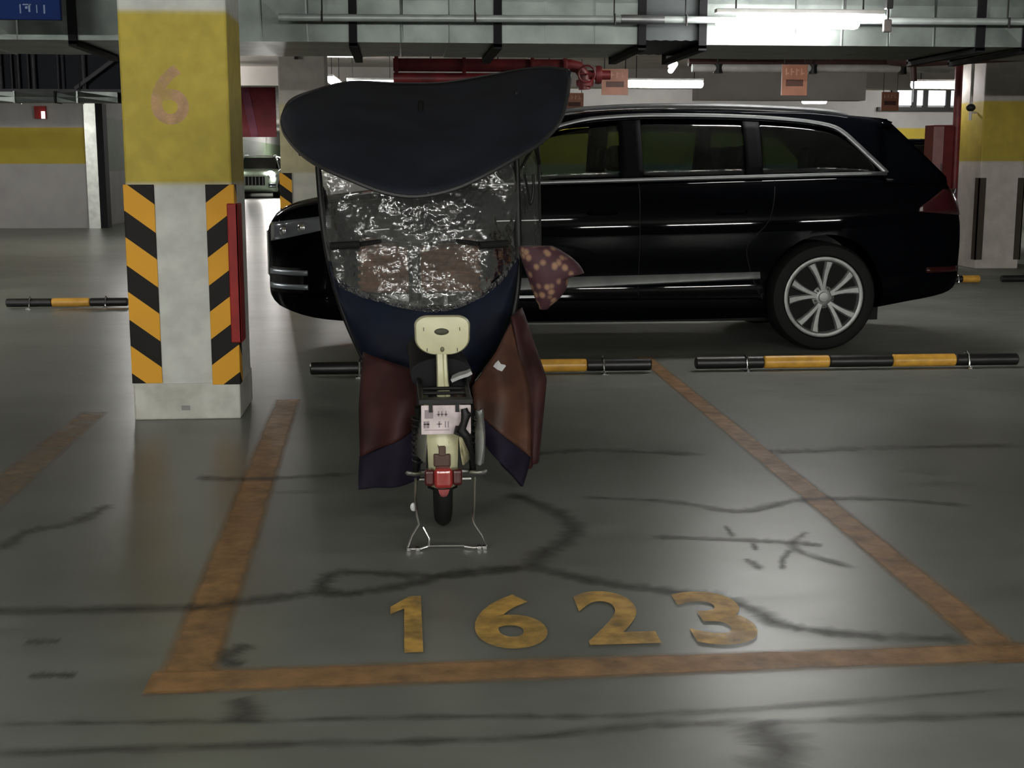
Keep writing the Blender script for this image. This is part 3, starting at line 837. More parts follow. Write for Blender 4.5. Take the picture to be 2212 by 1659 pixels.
SEC = [(0, 0), (.80, 0), (.94, .02), (.985, .10), (.978, .20), (.955, .285), (.975, .40), (.998, .52), (1.0, .64), (.992, .76), (.975, .86), (.945, .94), (.90, .985), (.84, 1.0)]


def section(u):
    w, b, s = sinterp(HW, u), sinterp(ZB, u), sinterp(ZS, u)
    k = min(1, max(0, (u - .15) / .6), max(0, (5.05 - u) / .5))
    out = []
    for y, f in SEC:
        yy = 1 - (1 - y) * (.35 + .65 * k) if .1 < f < .75 else y
        out.append((yy * w, b + f * (s - b)))
    crown = .035 if u < 1.3 else .02
    out.append((.45 * w, s + crown * .8)); out.append((0, s + crown))
    return out


def side_y(u, z):
    sct = section(u)[2:14]
    if z <= sct[0][1]: return sct[0][0]
    for (a, p), (b, q) in zip(sct, sct[1:]):
        if z <= q:
            t = (z - p) / max(1e-6, q - p)
            return a + (b - a) * t
    return sct[-1][0]


def W3(u, y, z):
    return (CX + u, CY + y, z)


suv = thing('car', (CX + 2.55, CY, 0), 'large black car parked sideways behind the electric bike', 'car')
US = sorted(set([0, .015, .04, .08, .12, .18, .25, .33, .42, .55, .7, .9, 1.1, 1.3] + [1.5 + .2 * i for i in range(13)] + [4.05, 4.2, 4.35, 4.5, 4.62, 4.74, 4.84, 4.92, 4.98, 5.03, 5.07, 5.10]))
body = MB(); P = []
for u in US:
    h = section(u)
    ring = [W3(u, -y, z) for y, z in h] + [W3(u, y, z) for y, z in reversed(h[1:-1])]
    P.append(ring)
n = len(P[0])
body.grid(P, True)
body.f.append(tuple(range(n))); body.f.append(tuple((len(P) - 1) * n + k for k in reversed(range(n))))
WU = (.985, 3.975); WR = .385; WZ = .395
bo = body.build('body', paint, suv)
fix_normals(bo.data)
cut = MB()
for wu in WU:
    for sgn in (-1, 1):
        c = W3(wu, 0, WZ + .01)
        a, b = (-1.2, -.70) if sgn < 0 else (.70, 1.2)
        cut.lathe([(WR + .055, a), (WR + .055, b)], c, 'y', 48)
co = cut.build('cutter', None)
fix_normals(co.data)
bm_ = bo.modifiers.new('arch', 'BOOLEAN'); bm_.operation = 'DIFFERENCE'; bm_.object = co; bm_.solver = 'EXACT'
bpy.context.view_layer.update()
dg = bpy.context.evaluated_depsgraph_get()
me = bpy.data.meshes.new_from_object(bo.evaluated_get(dg))
bo.modifiers.clear(); bo.data = me
me.materials.clear(); me.materials.append(paint)
me.shade_smooth(); me.set_sharp_from_angle(angle=math.radians(32))
bpy.data.objects.remove(co)

BELT = [(1.3, 1.185), (1.95, 1.210), (4.33, 1.272), (4.9, 1.285)]
TOP = [(1.28, 1.19), (1.50, 1.335), (1.75, 1.47), (2.0, 1.575), (2.25, 1.642), (2.50, 1.668), (2.75, 1.678), (3.2, 1.676), (3.55, 1.664), (3.85, 1.640), (4.04, 1.606), (4.13, 1.56), (4.22, 1.475), (4.31, 1.385), (4.40, 1.295), (4.42, 1.272)]


def gh_y(z):
    t = (z - 1.2) / .48
    return .905 - .155 * t - .055 * t * t


def gpatch(name, u0, u1, bot, top, material, sgn, off=0.0, nu=16, nz=6, parent=None, dth=.012):
    mb = MB()
    P = []
    for i in range(nu + 1):
        u = u0 + (u1 - u0) * i / nu
        b, t = bot(u), top(u)
        if t < b + .002: t = b + .002
        P.append([W3(u, sgn * (gh_y(b + (t - b) * k / nz) + off), b + (t - b) * k / nz) for k in range(nz + 1)])
    if sgn > 0: P = [r[::-1] for r in P]
    mb.grid(P)
    return mb.build(name, material, parent or suv, smooth=True, solid=dth)


belt = lambda u: interp(BELT, u)
topc = lambda u: sinterp(TOP, u)
REAR = lambda z: 4.90 - .40 * (z - 1.24) / .42 if z > 1.24 else 4.90     # rear edge of the D pillar
for sgn in (-1, 1):
    g1 = gpatch('front_side_window', 1.56, 2.52, lambda u: belt(u) + .015, lambda u: topc(u) - .035, front_glass, sgn, dth=.005)
    g2 = gpatch('rear_side_window', 2.64, 3.42, lambda u: belt(u) + .015, lambda u: topc(u) - .03, dark_glass, sgn, dth=.005)
    g3 = gpatch('quarter_window', 3.50, 4.36, lambda u: belt(u) + .015, lambda u: topc(u) - .02, dark_glass, sgn, dth=.005)
    gpatch('pillar_trim', 2.50, 2.66, lambda u: belt(u) + .005, lambda u: topc(u) - .02, gloss_black, sgn, .004, 4)
    gpatch('pillar_trim', 3.40, 3.52, lambda u: belt(u) + .005, lambda u: topc(u) - .02, gloss_black, sgn, .004, 4)
    gpatch('mirror_sail', 1.42, 1.60, lambda u: belt(u) + .005, lambda u: topc(u) - .02, gloss_black, sgn, .004, 4)
    # roof side: strip between the chrome arc and the roof edge, D pillar
    mb = MB(); P = []
    for i in range(49):
        u = 1.25 + (4.42 - 1.25) * i / 48
        b = max(topc(u) - .025, belt(u) - .02)
        if u < 2.1:
            t = 1.20 + (u - 1.25) * .62 if u < 1.9 else 1.603 + (u - 1.9) * .36
            t = max(t, b + .02)
        else:
            t = 1.675 + .030 * min(1, (u - 2.1) / .4) - max(0, (u - 3.9)) * .08
        P.append([W3(u, sgn * (gh_y(min(b + (t - b) * k / 6, 1.72)) + .006), b + (t - b) * k / 6) for k in range(7)])
    mb.grid(P)
    mb.build('roof_side', paint, suv, smooth=True, solid=.015)
    mb = MB(); P = []
    for k in range(11):
        z = 1.20 + .46 * k / 10
        ua = interp([(z_, u_) for u_, z_ in reversed(TOP[10:])], z) - .02
        ub = REAR(z)
        P.append([W3(ua + (ub - ua) * i / 8, sgn * (gh_y(z) + .006 - .10 * (i / 8) ** 2.2), z) for i in range(9)])
    mb.grid(P)
    mb.build('rear_pillar', paint, suv, smooth=True, solid=.015)
    # chrome window surround
    arc = [W3(u, sgn * (gh_y(z) + .012), z) for u, z in smooth_curve(TOP, 60)]
    mb = MB()
    P = []
    for p, q in zip(arc, arc[1:] + [arc[-1]]):
        d = (Vector(q) - Vector(p))
        if d.length < 1e-6: d = Vector(arc[-1]) - Vector(arc[-2])
        d.normalize()
        nn = Vector((-d.z, 0, d.x)).normalized()
        P.append([tuple(Vector(p) - nn * .018), tuple(Vector(p) + nn * .018)])
    mb.grid(P)
    mb.build('chrome_arc', M['satin_chrome'], suv, smooth=True, solid=.012)
    bl = [W3(u, sgn * (gh_y(belt(u)) + .018), belt(u) + .002) for u in [1.45 + (4.42 - 1.45) * i / 20 for i in range(21)]]
    mb = MB(); mb.grid([[(x, y, z - .016), (x, y, z + .012)] for x, y, z in bl])
    mb.build('belt_trim', M['satin_chrome'], suv, smooth=True, solid=.010)
    rl = [W3(u, sgn * (.60 if 2.1 < u < 4.3 else .61), z) for u, z in smooth_curve([(2.0, 1.672), (2.06, 1.70), (2.25, 1.728), (2.7, 1.752), (3.3, 1.752), (3.9, 1.730), (4.15, 1.705), (4.22, 1.675)], 30)]
    MB().tube(rl, .016, 8).build('roof_rail', M['satin_chrome'], suv, smooth=True)
    # lower door blade and sill
    mb = MB(); P = []
    for i in range(21):
        u = 1.5 + 2.0 * i / 20
        zc = .495 + .045 * (u - 1.5) / 1.5
        hh = .046 - .022 * i / 20
        P.append([W3(u, sgn * (side_y(u, zc + hh) + .004), zc + hh), W3(u, sgn * (side_y(u, zc - hh) + .024), zc - hh + .01), W3(u, sgn * (side_y(u, zc - hh) + .012), zc - hh)])
    mb.grid(P)
    mb.build('door_blade', mat('satin_silver_blade', (.24, .25, .25, 1), .5, .5), suv, smooth=True, solid=.012)
    mb = MB(); P = []
    for i in range(17):
        u = 1.46 + 2.05 * i / 16
        P.append([W3(u, sgn * .955, .40), W3(u, sgn * .985, .385), W3(u, sgn * .985, .35), W3(u, sgn * .94, .29)])
    mb.grid(P)
    mb.build('side_sill', gloss_black, suv, smooth=True, solid=.012)
    # door shut lines and handles
    for nm, pts in (('door_seam', [(2.625, .42), (2.625, 1.2)]), ('door_seam', [(1.50, .42), (1.47, .8), (1.42, 1.18)]), ('door_seam', [(3.50, .42), (3.42, .62), (3.40, .78), (3.55, .95), (3.60, 1.22)])):
        pts = smooth_curve(pts, 16)
        MB().tube([W3(u, sgn * (side_y(u, z) + .0005), z) for u, z in pts], .004, 6).build(nm, mat('shut_line_black', (.001, .001, .001, 1), .9), suv)
    for hu in (2.36, 3.28):
        z = 1.0
        MB().tube([W3(hu - .10, sgn * (side_y(hu - .1, z) + .004), z), W3(hu - .08, sgn * (side_y(hu, z) + .035), z + .003), W3(hu + .08, sgn * (side_y(hu, z) + .035), z + .006), W3(hu + .10, sgn * (side_y(hu + .1, z) + .004), z + .006)], .013, 8).build('door_handle', paint, suv, smooth=True)
    # mirror
    mi = MB().ell(W3(1.66, sgn * 1.07, 1.30), (.075, .11, .075)).build('wing_mirror', paint, suv, smooth=True)
    MB().obox(W3(1.64, sgn * .90, 1.215), W3(1.65, sgn * 1.02, 1.26), .06, .03).build('mirror_arm', gloss_black, mi)
    # tail lamp wraps the rear corner
    mb = MB(); P = []
    for i in range(13):
        u = 4.66 + .40 * i / 12
        z0 = 1.0 - .03 * i / 12; z1 = 1.03 + .13 * min(1, i / 6)
        P.append([W3(u, sgn * (side_y(u, z0 + (z1 - z0) * k / 5) + .006), z0 + (z1 - z0) * k / 5) for k in range(6)])
    mb.grid(P)
    mb.build('tail_lamp', mat('dark_red_lens', (.035, .002, .004, 1), .3, coat=1), suv, smooth=True, solid=.012)
    mb = MB(); P = []
    for i in range(9):
        u = 4.75 + .30 * i / 8
        P.append([W3(u, sgn * (side_y(u, z) + .005), z) for z in (.56, .60)])
    mb.grid(P)
    mb.build('rear_reflector', mat('red_reflector', (.025, .003, .003, 1), .2), suv, smooth=True, solid=.01)
    # headlamp
    mb = MB(); P = []
    for i in range(13):
        u = .035 + .44 * i / 12
        z0 = .80 + .10 * i / 12; z1 = .93 + .06 * i / 12
        P.append([W3(u, sgn * (side_y(u, z0 + (z1 - z0) * k / 5) + .006), z0 + (z1 - z0) * k / 5) for k in range(6)])
    mb.grid(P)
    hl = mb.build('headlamp', mat('smoked_lens', (.20, .21, .24, 1), .12, .4, coat=1), suv, smooth=True, solid=.012)
    for u, z in ((.14, .875), (.27, .90)):
        MB().ell(W3(u, sgn * (side_y(u, z) + .004), z), (.035, .02, .04), 12, 8).build('lamp_lens', M['chrome'], hl, smooth=True)
    # chrome bars of the lower intake
    for z in (.585, .485):
        mb = MB(); P = []
        for i in range(11):
            u = .02 + .28 * i / 10
            P.append([W3(u, sgn * (side_y(u, zz) + .010), zz) for zz in (z - .018, z, z + .018)])
        mb.grid(P)
        mb.build('intake_bar', mat('grey_intake_bar', (.34, .38, .42, 1), .35, .7), suv, smooth=True, solid=.012)
    mb = MB(); P = []
    for i in range(9):
        u = .02 + .25 * i / 8
        P.append([W3(u, sgn * (side_y(u, .44 + .18 * k / 4) + .003), .44 + .18 * k / 4) for k in range(5)])
    mb.grid(P)
    mb.build('intake_mesh', clad, suv, smooth=True, solid=.006)

# roof, windscreen, tailgate glass, spoiler, grille
P = []
for i in range(21):
    u = 2.12 + (4.52 - 2.12) * i / 20
    zc = sinterp([(2.12, 1.675), (2.4, 1.715), (2.8, 1.735), (3.3, 1.735), (3.9, 1.705), (4.52, 1.650)], u)
    P.append([W3(u, y, zc - .045 * (abs(y) / .70) ** 3) for y in (-.70, -.66, -.58, -.4, -.2, 0, .2, .4, .58, .66, .70)])
MB().grid(P).build('roof', paint, suv, smooth=True, solid=.03)
P = []
for i in range(11):
    t = i / 10
    P.append([W3(1.22 + (2.14 - 1.22) * t + .16 * (y / .85) ** 2 * (1 - t), y * (.86 - .17 * t), 1.19 + (1.672 - 1.19) * t + .03 * math.sin(math.pi * t)) for y in [-1 + .2 * k for k in range(11)]])
MB().grid(P).build('windscreen', front_glass, suv, smooth=True, solid=.006)
P = []
for i in range(9):
    t = i / 8
    P.append([W3(4.50 + .42 * t - .05 * y * y, y * (.66 + .16 * t), 1.642 - .40 * t) for y in [-1 + .25 * k for k in range(9)]])
MB().grid(P).build('rear_window', dark_glass, suv, smooth=True, solid=.006)
P = []
for i in range(9):
    y = -.64 + 1.28 * i / 8
    P.append([W3(4.30, y, 1.672), W3(4.50 - .06 * abs(y), y, 1.662), W3(4.60 - .10 * abs(y), y, 1.640), W3(4.58 - .10 * abs(y), y, 1.622), W3(4.44, y, 1.625)])
MB().grid(P).build('roof_spoiler', paint, suv, smooth=True, solid=.01)
gr = MB()
gr.box(CX - .012, CX + .03, CY - .44, CY + .44, .52, .88)
grl = gr.build('grille', clad, suv, bevel=.02)
for k in range(6):
    y = CY - .36 + .144 * k
    MB().box(CX - .025, CX - .012, y - .012, y + .012, .54, .86).build('grille_bar', M['satin_chrome'], grl)
MB().box(CX + .6, CX + 4.5, CY - .62, CY + .62, .19, .30).build('underbody', clad, suv)


# seats seen dimly through the glass
seat_m = mat('dark_seat_cloth', (.012, .012, .013, 1), .8)
def seat(u, y, w):
    s = MB().obox(W3(u, y, .62), W3(u + .50, y, .60), w, .16).build('seat', seat_m, suv, bevel=.04)
    MB().obox(W3(u + .46, y, .62), W3(u + .66, y, 1.26), w, .15, (1, 0, 0)).build('seat_back', seat_m, s, bevel=.04)
    MB().obox(W3(u + .67, y, 1.29), W3(u + .70, y, 1.47), w * .5, .10, (1, 0, 0)).build('headrest', seat_m, s, bevel=.03)
for y in (-.40, .40): seat(1.85, y, .52)
for y in (-.46, 0, .46): seat(2.80, y, .42)
for y in (-.38, .38): seat(3.55, y, .42)
MB().obox(W3(1.35, 0, 1.12), W3(1.75, 0, 1.16), 1.5, .12).build('dashboard', seat_m, suv, bevel=.03)
swp = [W3(1.92 + .06 * math.sin(k / 20 * 6.283), -.40 + .18 * math.cos(k / 20 * 6.283), 1.10 + .17 * math.sin(k / 20 * 6.283)) for k in range(20)]
MB().tube(swp, .016, 8, True).build('steering_wheel', seat_m, suv, smooth=True)

# wheels
alloy = mat('grey_alloy', (.24, .25, .245, 1), .42, .6, scale=20)
alloy_d = mat('shaded_alloy_barrel', (.05, .05, .052, 1), .5, .6)


def wheel(wu, sgn):
    cx, cy, cz = W3(wu, sgn * .945, WZ)
    f = -1 if sgn < 0 else 1             # outward direction along Y
    a = lambda v: v * f
    tyre = MB().lathe([(.285, a(-.02)), (.300, a(.012)), (.335, a(.020)), (.368, a(.008)), (.388, a(-.03)), (.393, a(-.13)), (.388, a(-.23)), (.36, a(-.27)), (.285, a(-.26))], (cx, cy, cz), 'y', 56).build('wheel', M['black_rubber'], suv, smooth=True)
    MB().lathe([(.252, a(-.20)), (.246, a(-.03)), (.262, a(.006)), (.278, a(.012)), (.290, a(.008)), (.290, a(-.22)), (.255, a(-.22))], (cx, cy, cz), 'y', 56).build('rim', alloy, tyre, smooth=True)
    MB().lathe([(.02, a(-.12)), (.19, a(-.115)), (.195, a(-.13)), (.02, a(-.14))], (cx, cy, cz), 'y', 40).build('brake_disc', mat('brake_disc', (.12, .12, .12, 1), .4, .8), tyre, smooth=True)
    MB().lathe([(.25, a(-.20)), (.25, a(-.205)), (.02, a(-.205))], (cx, cy, cz), 'y', 40).build('barrel', alloy_d, tyre, smooth=True)
    hub = MB().lathe([(.085, a(-.05)), (.082, a(-.012)), (.060, a(.0)), (.038, a(.003)), (.034, a(.012)), (.01, a(.014))], (cx, cy, cz), 'y', 30).build('hub', alloy, tyre, smooth=True)
    for k in range(5):
        for s in (-1, 1):
            t0 = math.radians(90 + 8 + 72 * k + s * 6); t1 = math.radians(90 + 8 + 72 * k + s * 15)
            rows = []
            for q in range(5):
                fr = q / 4
                rr = .055 + .20 * fr
                th = t0 + (t1 - t0) * fr
                w = .017 + .014 * fr ** 2
                dep = a(.0 + .006 * fr)
                c = Vector((cx + rr * math.cos(th), cy + dep, cz + rr * math.sin(th)))
                tn = Vector((-math.sin(th), 0, math.cos(th)))
                rows.append([tuple(c - tn * w), tuple(c - tn * w * .6 + Vector((0, a(.012), 0))), tuple(c + tn * w * .6 + Vector((0, a(.012), 0))), tuple(c + tn * w), tuple(c + tn * w + Vector((0, a(-.03), 0))), tuple(c - tn * w + Vector((0, a(-.03), 0)))])
            MB().grid(rows, True).build('spoke', alloy, tyre)
    for k in range(5):
        t = math.radians(90 + 44 + 72 * k)
        MB().ell((cx + .062 * math.cos(t), cy + a(.0), cz + .062 * math.sin(t)), (.010, .012, .010), 8, 6).build('wheel_bolt', M['chrome'], tyre)
for wu in WU:
    for sgn in (-1, 1):
        wheel(wu, sgn)

# ------------------------------------------------------------------ electric bike with rain canopy, seen from behind
bk = thing('electric_bike', (.13, 5.0, 0), 'cream electric bike with black canopy, clear windscreen and brown quilted leg covers', 'electric bike')
cream = mat('cream_plastic', S(188, 186, 152), .35, scale=12, vary=.06)
cream_d = mat('dusty_cream_plastic', S(188, 182, 146), .45, scale=25, col2=S(120, 112, 82))
blk = mat('black_plastic_bike', (.005, .005, .005, 1), .5, spec=.3)
wire = mat('bright_steel_wire', (.70, .70, .68, 1), .22, 1.0)
redl = mat('red_lens_plastic', (.26, .024, .022, 1), .15, coat=1)
xc = lambda Y: .152 - .085 * (Y - 4.62)


def bwheel(cy, R, name='wheel'):
    cx = xc(cy)
    P = []
    for k in range(40):
        t = 2 * math.pi * k / 40
        row = []
        for j in range(12):
            q = 2 * math.pi * j / 12
            rr = R - .034 + .034 * math.cos(q)
            row.append((cx + .033 * math.sin(q), cy + rr * math.cos(t), R + rr * math.sin(t)))
        P.append(row)
    P.append(P[0])
    t = MB().grid(P, True).build('wheel', M['black_rubber'], bk, smooth=True)
    MB().lathe([(R - .075, -.022), (R - .06, -.026), (R - .055, 0), (R - .06, .026), (R - .075, .022)], (cx, cy, R), 'x', 36).build('rim', alloy, t, smooth=True)
    MB().lathe([(.02, -.06), (.06, -.055), (.07, -.03), (.07, .03), (.06, .055), (.02, .06)], (cx, cy, R), 'x', 20).build('hub', blk, t, smooth=True)
    for k in range(8):
        a = 2 * math.pi * k / 8
        MB().obox((cx, cy + .05 * math.cos(a), R + .05 * math.sin(a)), (cx, cy + (R - .06) * math.cos(a), R + (R - .06) * math.sin(a)), .014, .014, (1, 0, 0)).build('spoke', alloy, t)


bwheel(4.78, .20)
bwheel(5.98, .20)
# rear mudguard and tail shell in cream
P = []
for i in range(15):
    a = math.radians(20 + 130 * i / 14)
    y = 4.78 - .245 * math.cos(a) if False else 4.78 - .235 * math.cos(math.radians(8 + 120 * i / 14)); z = .20 + .235 * math.sin(math.radians(8 + 120 * i / 14))
    cx = xc(4.78)
    P.append([(cx + w, y + d, z - e) for w, d, e in ((-.048, .02, .03), (-.042, 0, .004), (-.02, -.006, 0), (.02, -.006, 0), (.042, 0, .004), (.048, .02, .03))])
MB().grid(P).build('mudguard', cream_d, bk, smooth=True, solid=.004)
tail = MB()
rows = []
for z, w, y, d in ((.505, .062, 4.56, .16), (.42, .058, 4.535, .16), (.36, .052, 4.52, .14), (.30, .050, 4.505, .12), (.24, .047, 4.50, .09), (.205, .040, 4.51, .06)):
    c = .134
    rows.append([(c - w, y + d, z), (c - w, y + .03, z), (c - w * .5, y, z), (c, y - .006, z), (c + w * .5, y, z), (c + w, y + .03, z), (c + w, y + d, z)])
tail.grid(rows)
tl = tail.build('tail_shell', cream, bk, smooth=True, solid=.006)
MB().obox((.112, 4.525, .365), (.124, 4.51, .345), .008, .008).obox((.142, 4.525, .365), (.124, 4.51, .340), .010, .008).obox((.150, 4.522, .37), (.150, 4.518, .35), .01, .008).build('dark_smudge', mat('dirt_on_shell', (.12, .10, .05, 1), .8), tl)
side = MB().grid([[(.186, 4.56, .47), (.236, 4.70, .47)], [(.192, 4.54, .40), (.238, 4.70, .39)], [(.198, 4.53, .33), (.240, 4.70, .31)], [(.206, 4.54, .28), (.240, 4.70, .27)]])
side.build('side_panel', cream_d, bk, smooth=True, solid=.006)
MB().grid([[(.086, 4.56, .44), (.045, 4.72, .44)], [(.078, 4.55, .36), (.035, 4.72, .36)], [(.070, 4.55, .29), (.032, 4.72, .29)]]).build('side_panel', mat('grey_side_panel', (.10, .10, .08, 1), .5), bk, smooth=True, solid=.006)  # left panel is grey where the right one is cream
lp = MB().box(.100, .166, 4.445, 4.50, .216, .290).build('tail_lamp', redl, bk, bevel=.016, seg=4)
MB().box(.100, .160, 4.49, 4.52, .285, .33).build('lamp_base', mat('dark_brown_bracket', (.05, .022, .012, 1), .5), lp, bevel=.006)
MB().box(.118, .143, 4.485, 4.50, .325, .36).build('lamp_clip', mat('rusty_clip', (.06, .03, .018, 1), .6), lp, bevel=.004)
MB().grid([[(.114, 4.455, .214), (.134, 4.448, .214), (.154, 4.455, .214)], [(.118, 4.460, .198), (.134, 4.452, .196), (.150, 4.460, .198)], [(.124, 4.475, .184), (.134, 4.470, .182), (.144, 4.475, .184)]]).build('lower_lens', mat('pink_reflector', (.35, .09, .09, 1), .2), lp, smooth=True)
for x in (.085, .182):
    MB().box(x - .018, x + .018, 4.462, 4.505, .222, .282).build('turn_signal', mat('dark_red_signal', (.05, .006, .006, 1), .3, coat=.5), lp, bevel=.012, seg=3)
# number plate
pt = MB().box(.058, .231, 4.478, 4.482, .405, .508).build('number_plate', mat('grubby_white_plate', S(206, 192, 194), .5, scale=18, col2=S(172, 160, 160)), bk, bevel=.003)
mb = MB()
for x0, x1, z0, z1 in ((.070, .100, .462, .492), (.066, .074, .428, .452), (.076, .086, .428, .452), (.068, .086, .440, .444), (.116, .121, .468, .488), (.128, .132, .468, .488), (.142, .146, .468, .488), (.112, .150, .474, .478), (.118, .123, .430, .452), (.112, .130, .440, .444), (.140, .144, .430, .452), (.150, .154, .430, .452), (.068, .156, .420, .422)):
    mb.box(x0, x1, 4.4765, 4.4779, z0, z1)
mb.build('plate_marks', mat('faded_grey_print', S(132, 120, 124), .6), pt)
for x in (.085, .177):
    MB().box(x, x + .013, 4.470, 4.478, .485, .515).build('plate_clip', blk, pt)
lk = MB().tube([(.206, 4.455, .50), (.212, 4.45, .475), (.206, 4.452, .45), (.195, 4.455, .425), (.215, 4.455, .40), (.232, 4.47, .34), (.238, 4.50, .28)], [.012, .017, .013, .018, .016, .009, .007], 10).ell((.213, 4.452, .478), (.018, .016, .015)).tube([(.185, 4.455, .435), (.178, 4.46, .415), (.20, 4.455, .408)], .010, 8).build('cable_lock', blk, bk, smooth=True)
rk = MB().box(.050, .238, 4.47, 4.52, .512, .530)
rk.tube([(.06, 4.48, .52), (.055, 4.80, .55), (.04, 5.0, .56)], .010, 8).tube([(.228, 4.48, .52), (.225, 4.80, .55), (.21, 5.0, .56)], .010, 8)
for y in (4.6, 4.7, 4.8):
    rk.tube([(.056, y, .53), (.228, y, .53)], .007, 6)
rk.build('rear_rack', blk, bk, bevel=.002)
# backrest
def rbox(cx, cz, w, h, y0, y1, taper=.86, r=.35, n=8):
    """rounded plate, wider at the top"""
    pts = []
    for qx, qz, a0 in ((1, 1, 0), (-1, 1, 90), (-1, -1, 180), (1, -1, 270)):
        for k in range(n + 1):
            a = math.radians(a0 + 90 * k / n)
            rx, rz = (.22 * w, .22 * h) if qz > 0 else (.38 * w, .42 * h)
            x = qx * (w / 2 - rx) + rx * math.cos(a); z = qz * (h / 2 - rz) + rz * math.sin(a)
            s = 1 if z > 0 else 1 - (1 - taper) * (-z / (h / 2)) * .6
            pts.append((x * s, z))
    return pts


pp = rbox(0, 0, .203, .146, 0, 0)
rows = []
for sc_, y in ((.0, 4.735), (.80, 4.735), (.94, 4.738), (1.0, 4.752), (1.0, 4.765), (.95, 4.782), (.8, 4.788), (0, 4.79)):
    rows.append([(.142 + x * sc_, y, .713 + z * sc_ + (.006 * math.cos(x / .1 * 1.3) if sc_ else 0)) for x, z in pp])
bb = MB().grid(rows, True).build('backrest', cream, bk, smooth=True)
MB().ell((.139, 4.737, .733), (.029, .006, .0135), 20, 8).build('grip_slot', mat('slot_shadow_plastic', (.035, .034, .018, 1), .6), bb, smooth=True)
MB().ell((.141, 4.735, .668), (.008, .004, .010), 12, 6).build('screw_cap', mat('olive_plug', (.10, .10, .05, 1), .5), bb, smooth=True)
for x, z in ((.074, .743), (.205, .743), (.086, .667), (.196, .667)):
    MB().box(x - .0015, x + .0015, 4.7335, 4.7365, z - .007, z + .006).build('screw', mat('screw_hole', (.06, .06, .03, 1), .6), bb)
P = []
for z, y, w in ((.655, 4.752, .020), (.60, 4.750, .0205), (.56, 4.740, .0215), (.52, 4.715, .0235), (.50, 4.70, .0245)):
    c = .139 + (.655 - z) * .03
    P.append([(c - w, y, z), (c - w * .8, y - .010, z), (c + w * .10, y - .012, z), (c + w * .22, y - .007, z), (c + w * .34, y - .012, z), (c + w * .8, y - .010, z), (c + w, y, z), (c + w, y + .02, z), (c - w, y + .02, z)])
MB().grid(P, True).build('backrest_post', cream, bk, smooth=True, angle=50)
# saddle with shiny cover and a pale rag on it
P = []
for i in range(15):
    t = i / 14
    y = 4.78 + .55 * t; w = .115 - .035 * t; zc = .575 + .035 * math.sin(t * math.pi) + .02 * t
    P.append([(xc(y) + w * math.cos(a), y, zc + (.055 if a < math.pi else .09) * math.sin(a)) for a in [2 * math.pi * k / 16 for k in range(16)]])
sd = MB().grid(P, True)
sd.f.append(tuple(range(16))); sd.f.append(tuple(14 * 16 + k for k in reversed(range(16))))
sd.build('saddle', mat('black_vinyl', (.003, .003, .004, 1), .7, spec=.2), bk, smooth=True)
rag = MB().grid([[(.172, 4.70, 0.556), (.18, 4.75, 0.564)], [(.20, 4.69, 0.570), (.205, 4.75, 0.576)], [(.232, 4.69, 0.580), (.232, 4.75, 0.582)], [(.246, 4.69, 0.588), (.245, 4.75, 0.588)]])
tag(rag.build('cloth_scrap', mat('pale_grey_cloth', (.34, .34, .34, 1), .8), solid=.012), 'pale grey rag lying on the rack of the electric bike', 'cloth')
# frame, shock absorbers, guard, pegs
fr = MB()
fr.tube([(.12, 4.9, .50), (.11, 5.1, .30), (.09, 5.45, .26), (.075, 5.7, .40), (.055, 5.85, .80), (.05, 5.80, 1.02)], .028, 12)
fr.tube([(.12, 4.9, .50), (.13, 4.8, .22)], .018, 8)
fr.build('frame', blk, bk, smooth=True)
MB().box(.05, .19, 4.93, 5.15, .26, .52).build('battery_box', blk, bk, bevel=.02)
for x in (.030, .243):
    sh = MB().tube([(x + (.02 if x < .1 else -.004), 4.66, .47), (x + (.02 if x < .1 else 0), 4.70, .34), (x + .008, 4.74, .21)], .013, 10)
    ob = sh.build('shock_absorber', blk, bk, smooth=True)
    pts = [(x + .014 + .017 * math.cos(k * .9), 4.66 + .05 * k / 60, .44 - .20 * k / 60 + .0) for k in range(60)]
    pts = [(p[0], p[1] + .017 * math.sin(k * .9), p[2]) for k, p in enumerate(pts)]
    MB().tube(pts, .004, 5).build('spring', M['dark'], ob, smooth=True)
gd_ = MB().grid([[(.258, 4.66, z), (.270 + .014 * math.sin((z - .25) / .19 * 3.14), 4.64, z), (.284 + .006 * math.sin((z - .25) / .19 * 3.14), 4.68, z)] for z in [.455 - .02 * k for k in range(11)]])
gd_.build('leg_guard', mat('pale_grey_guard', (.45, .47, .46, 1), .3, .4), bk, smooth=True, solid=.008)
for sx, x0, x1 in ((1, .235, .290), (-1, .055, .008)):
    MB().tube([(x0, 4.60, .238), ((x0 + x1) / 2, 4.585, .240), (x1, 4.58, .245), (x1 + .004 * sx, 4.58, .25)], [.008, .008, .009, .006], 8).build('foot_peg', wire, bk, smooth=True)
MB().tube([(.045, 4.78, .2), (.245, 4.78, .2)], .010, 8).build('axle', wire, bk, smooth=True)
MB().ell((.028, 4.55, .128), (.012, .006, .016), 12, 8).build('side_reflector', mat('white_reflector', (.6, .6, .6, 1), .2), bk, smooth=True)
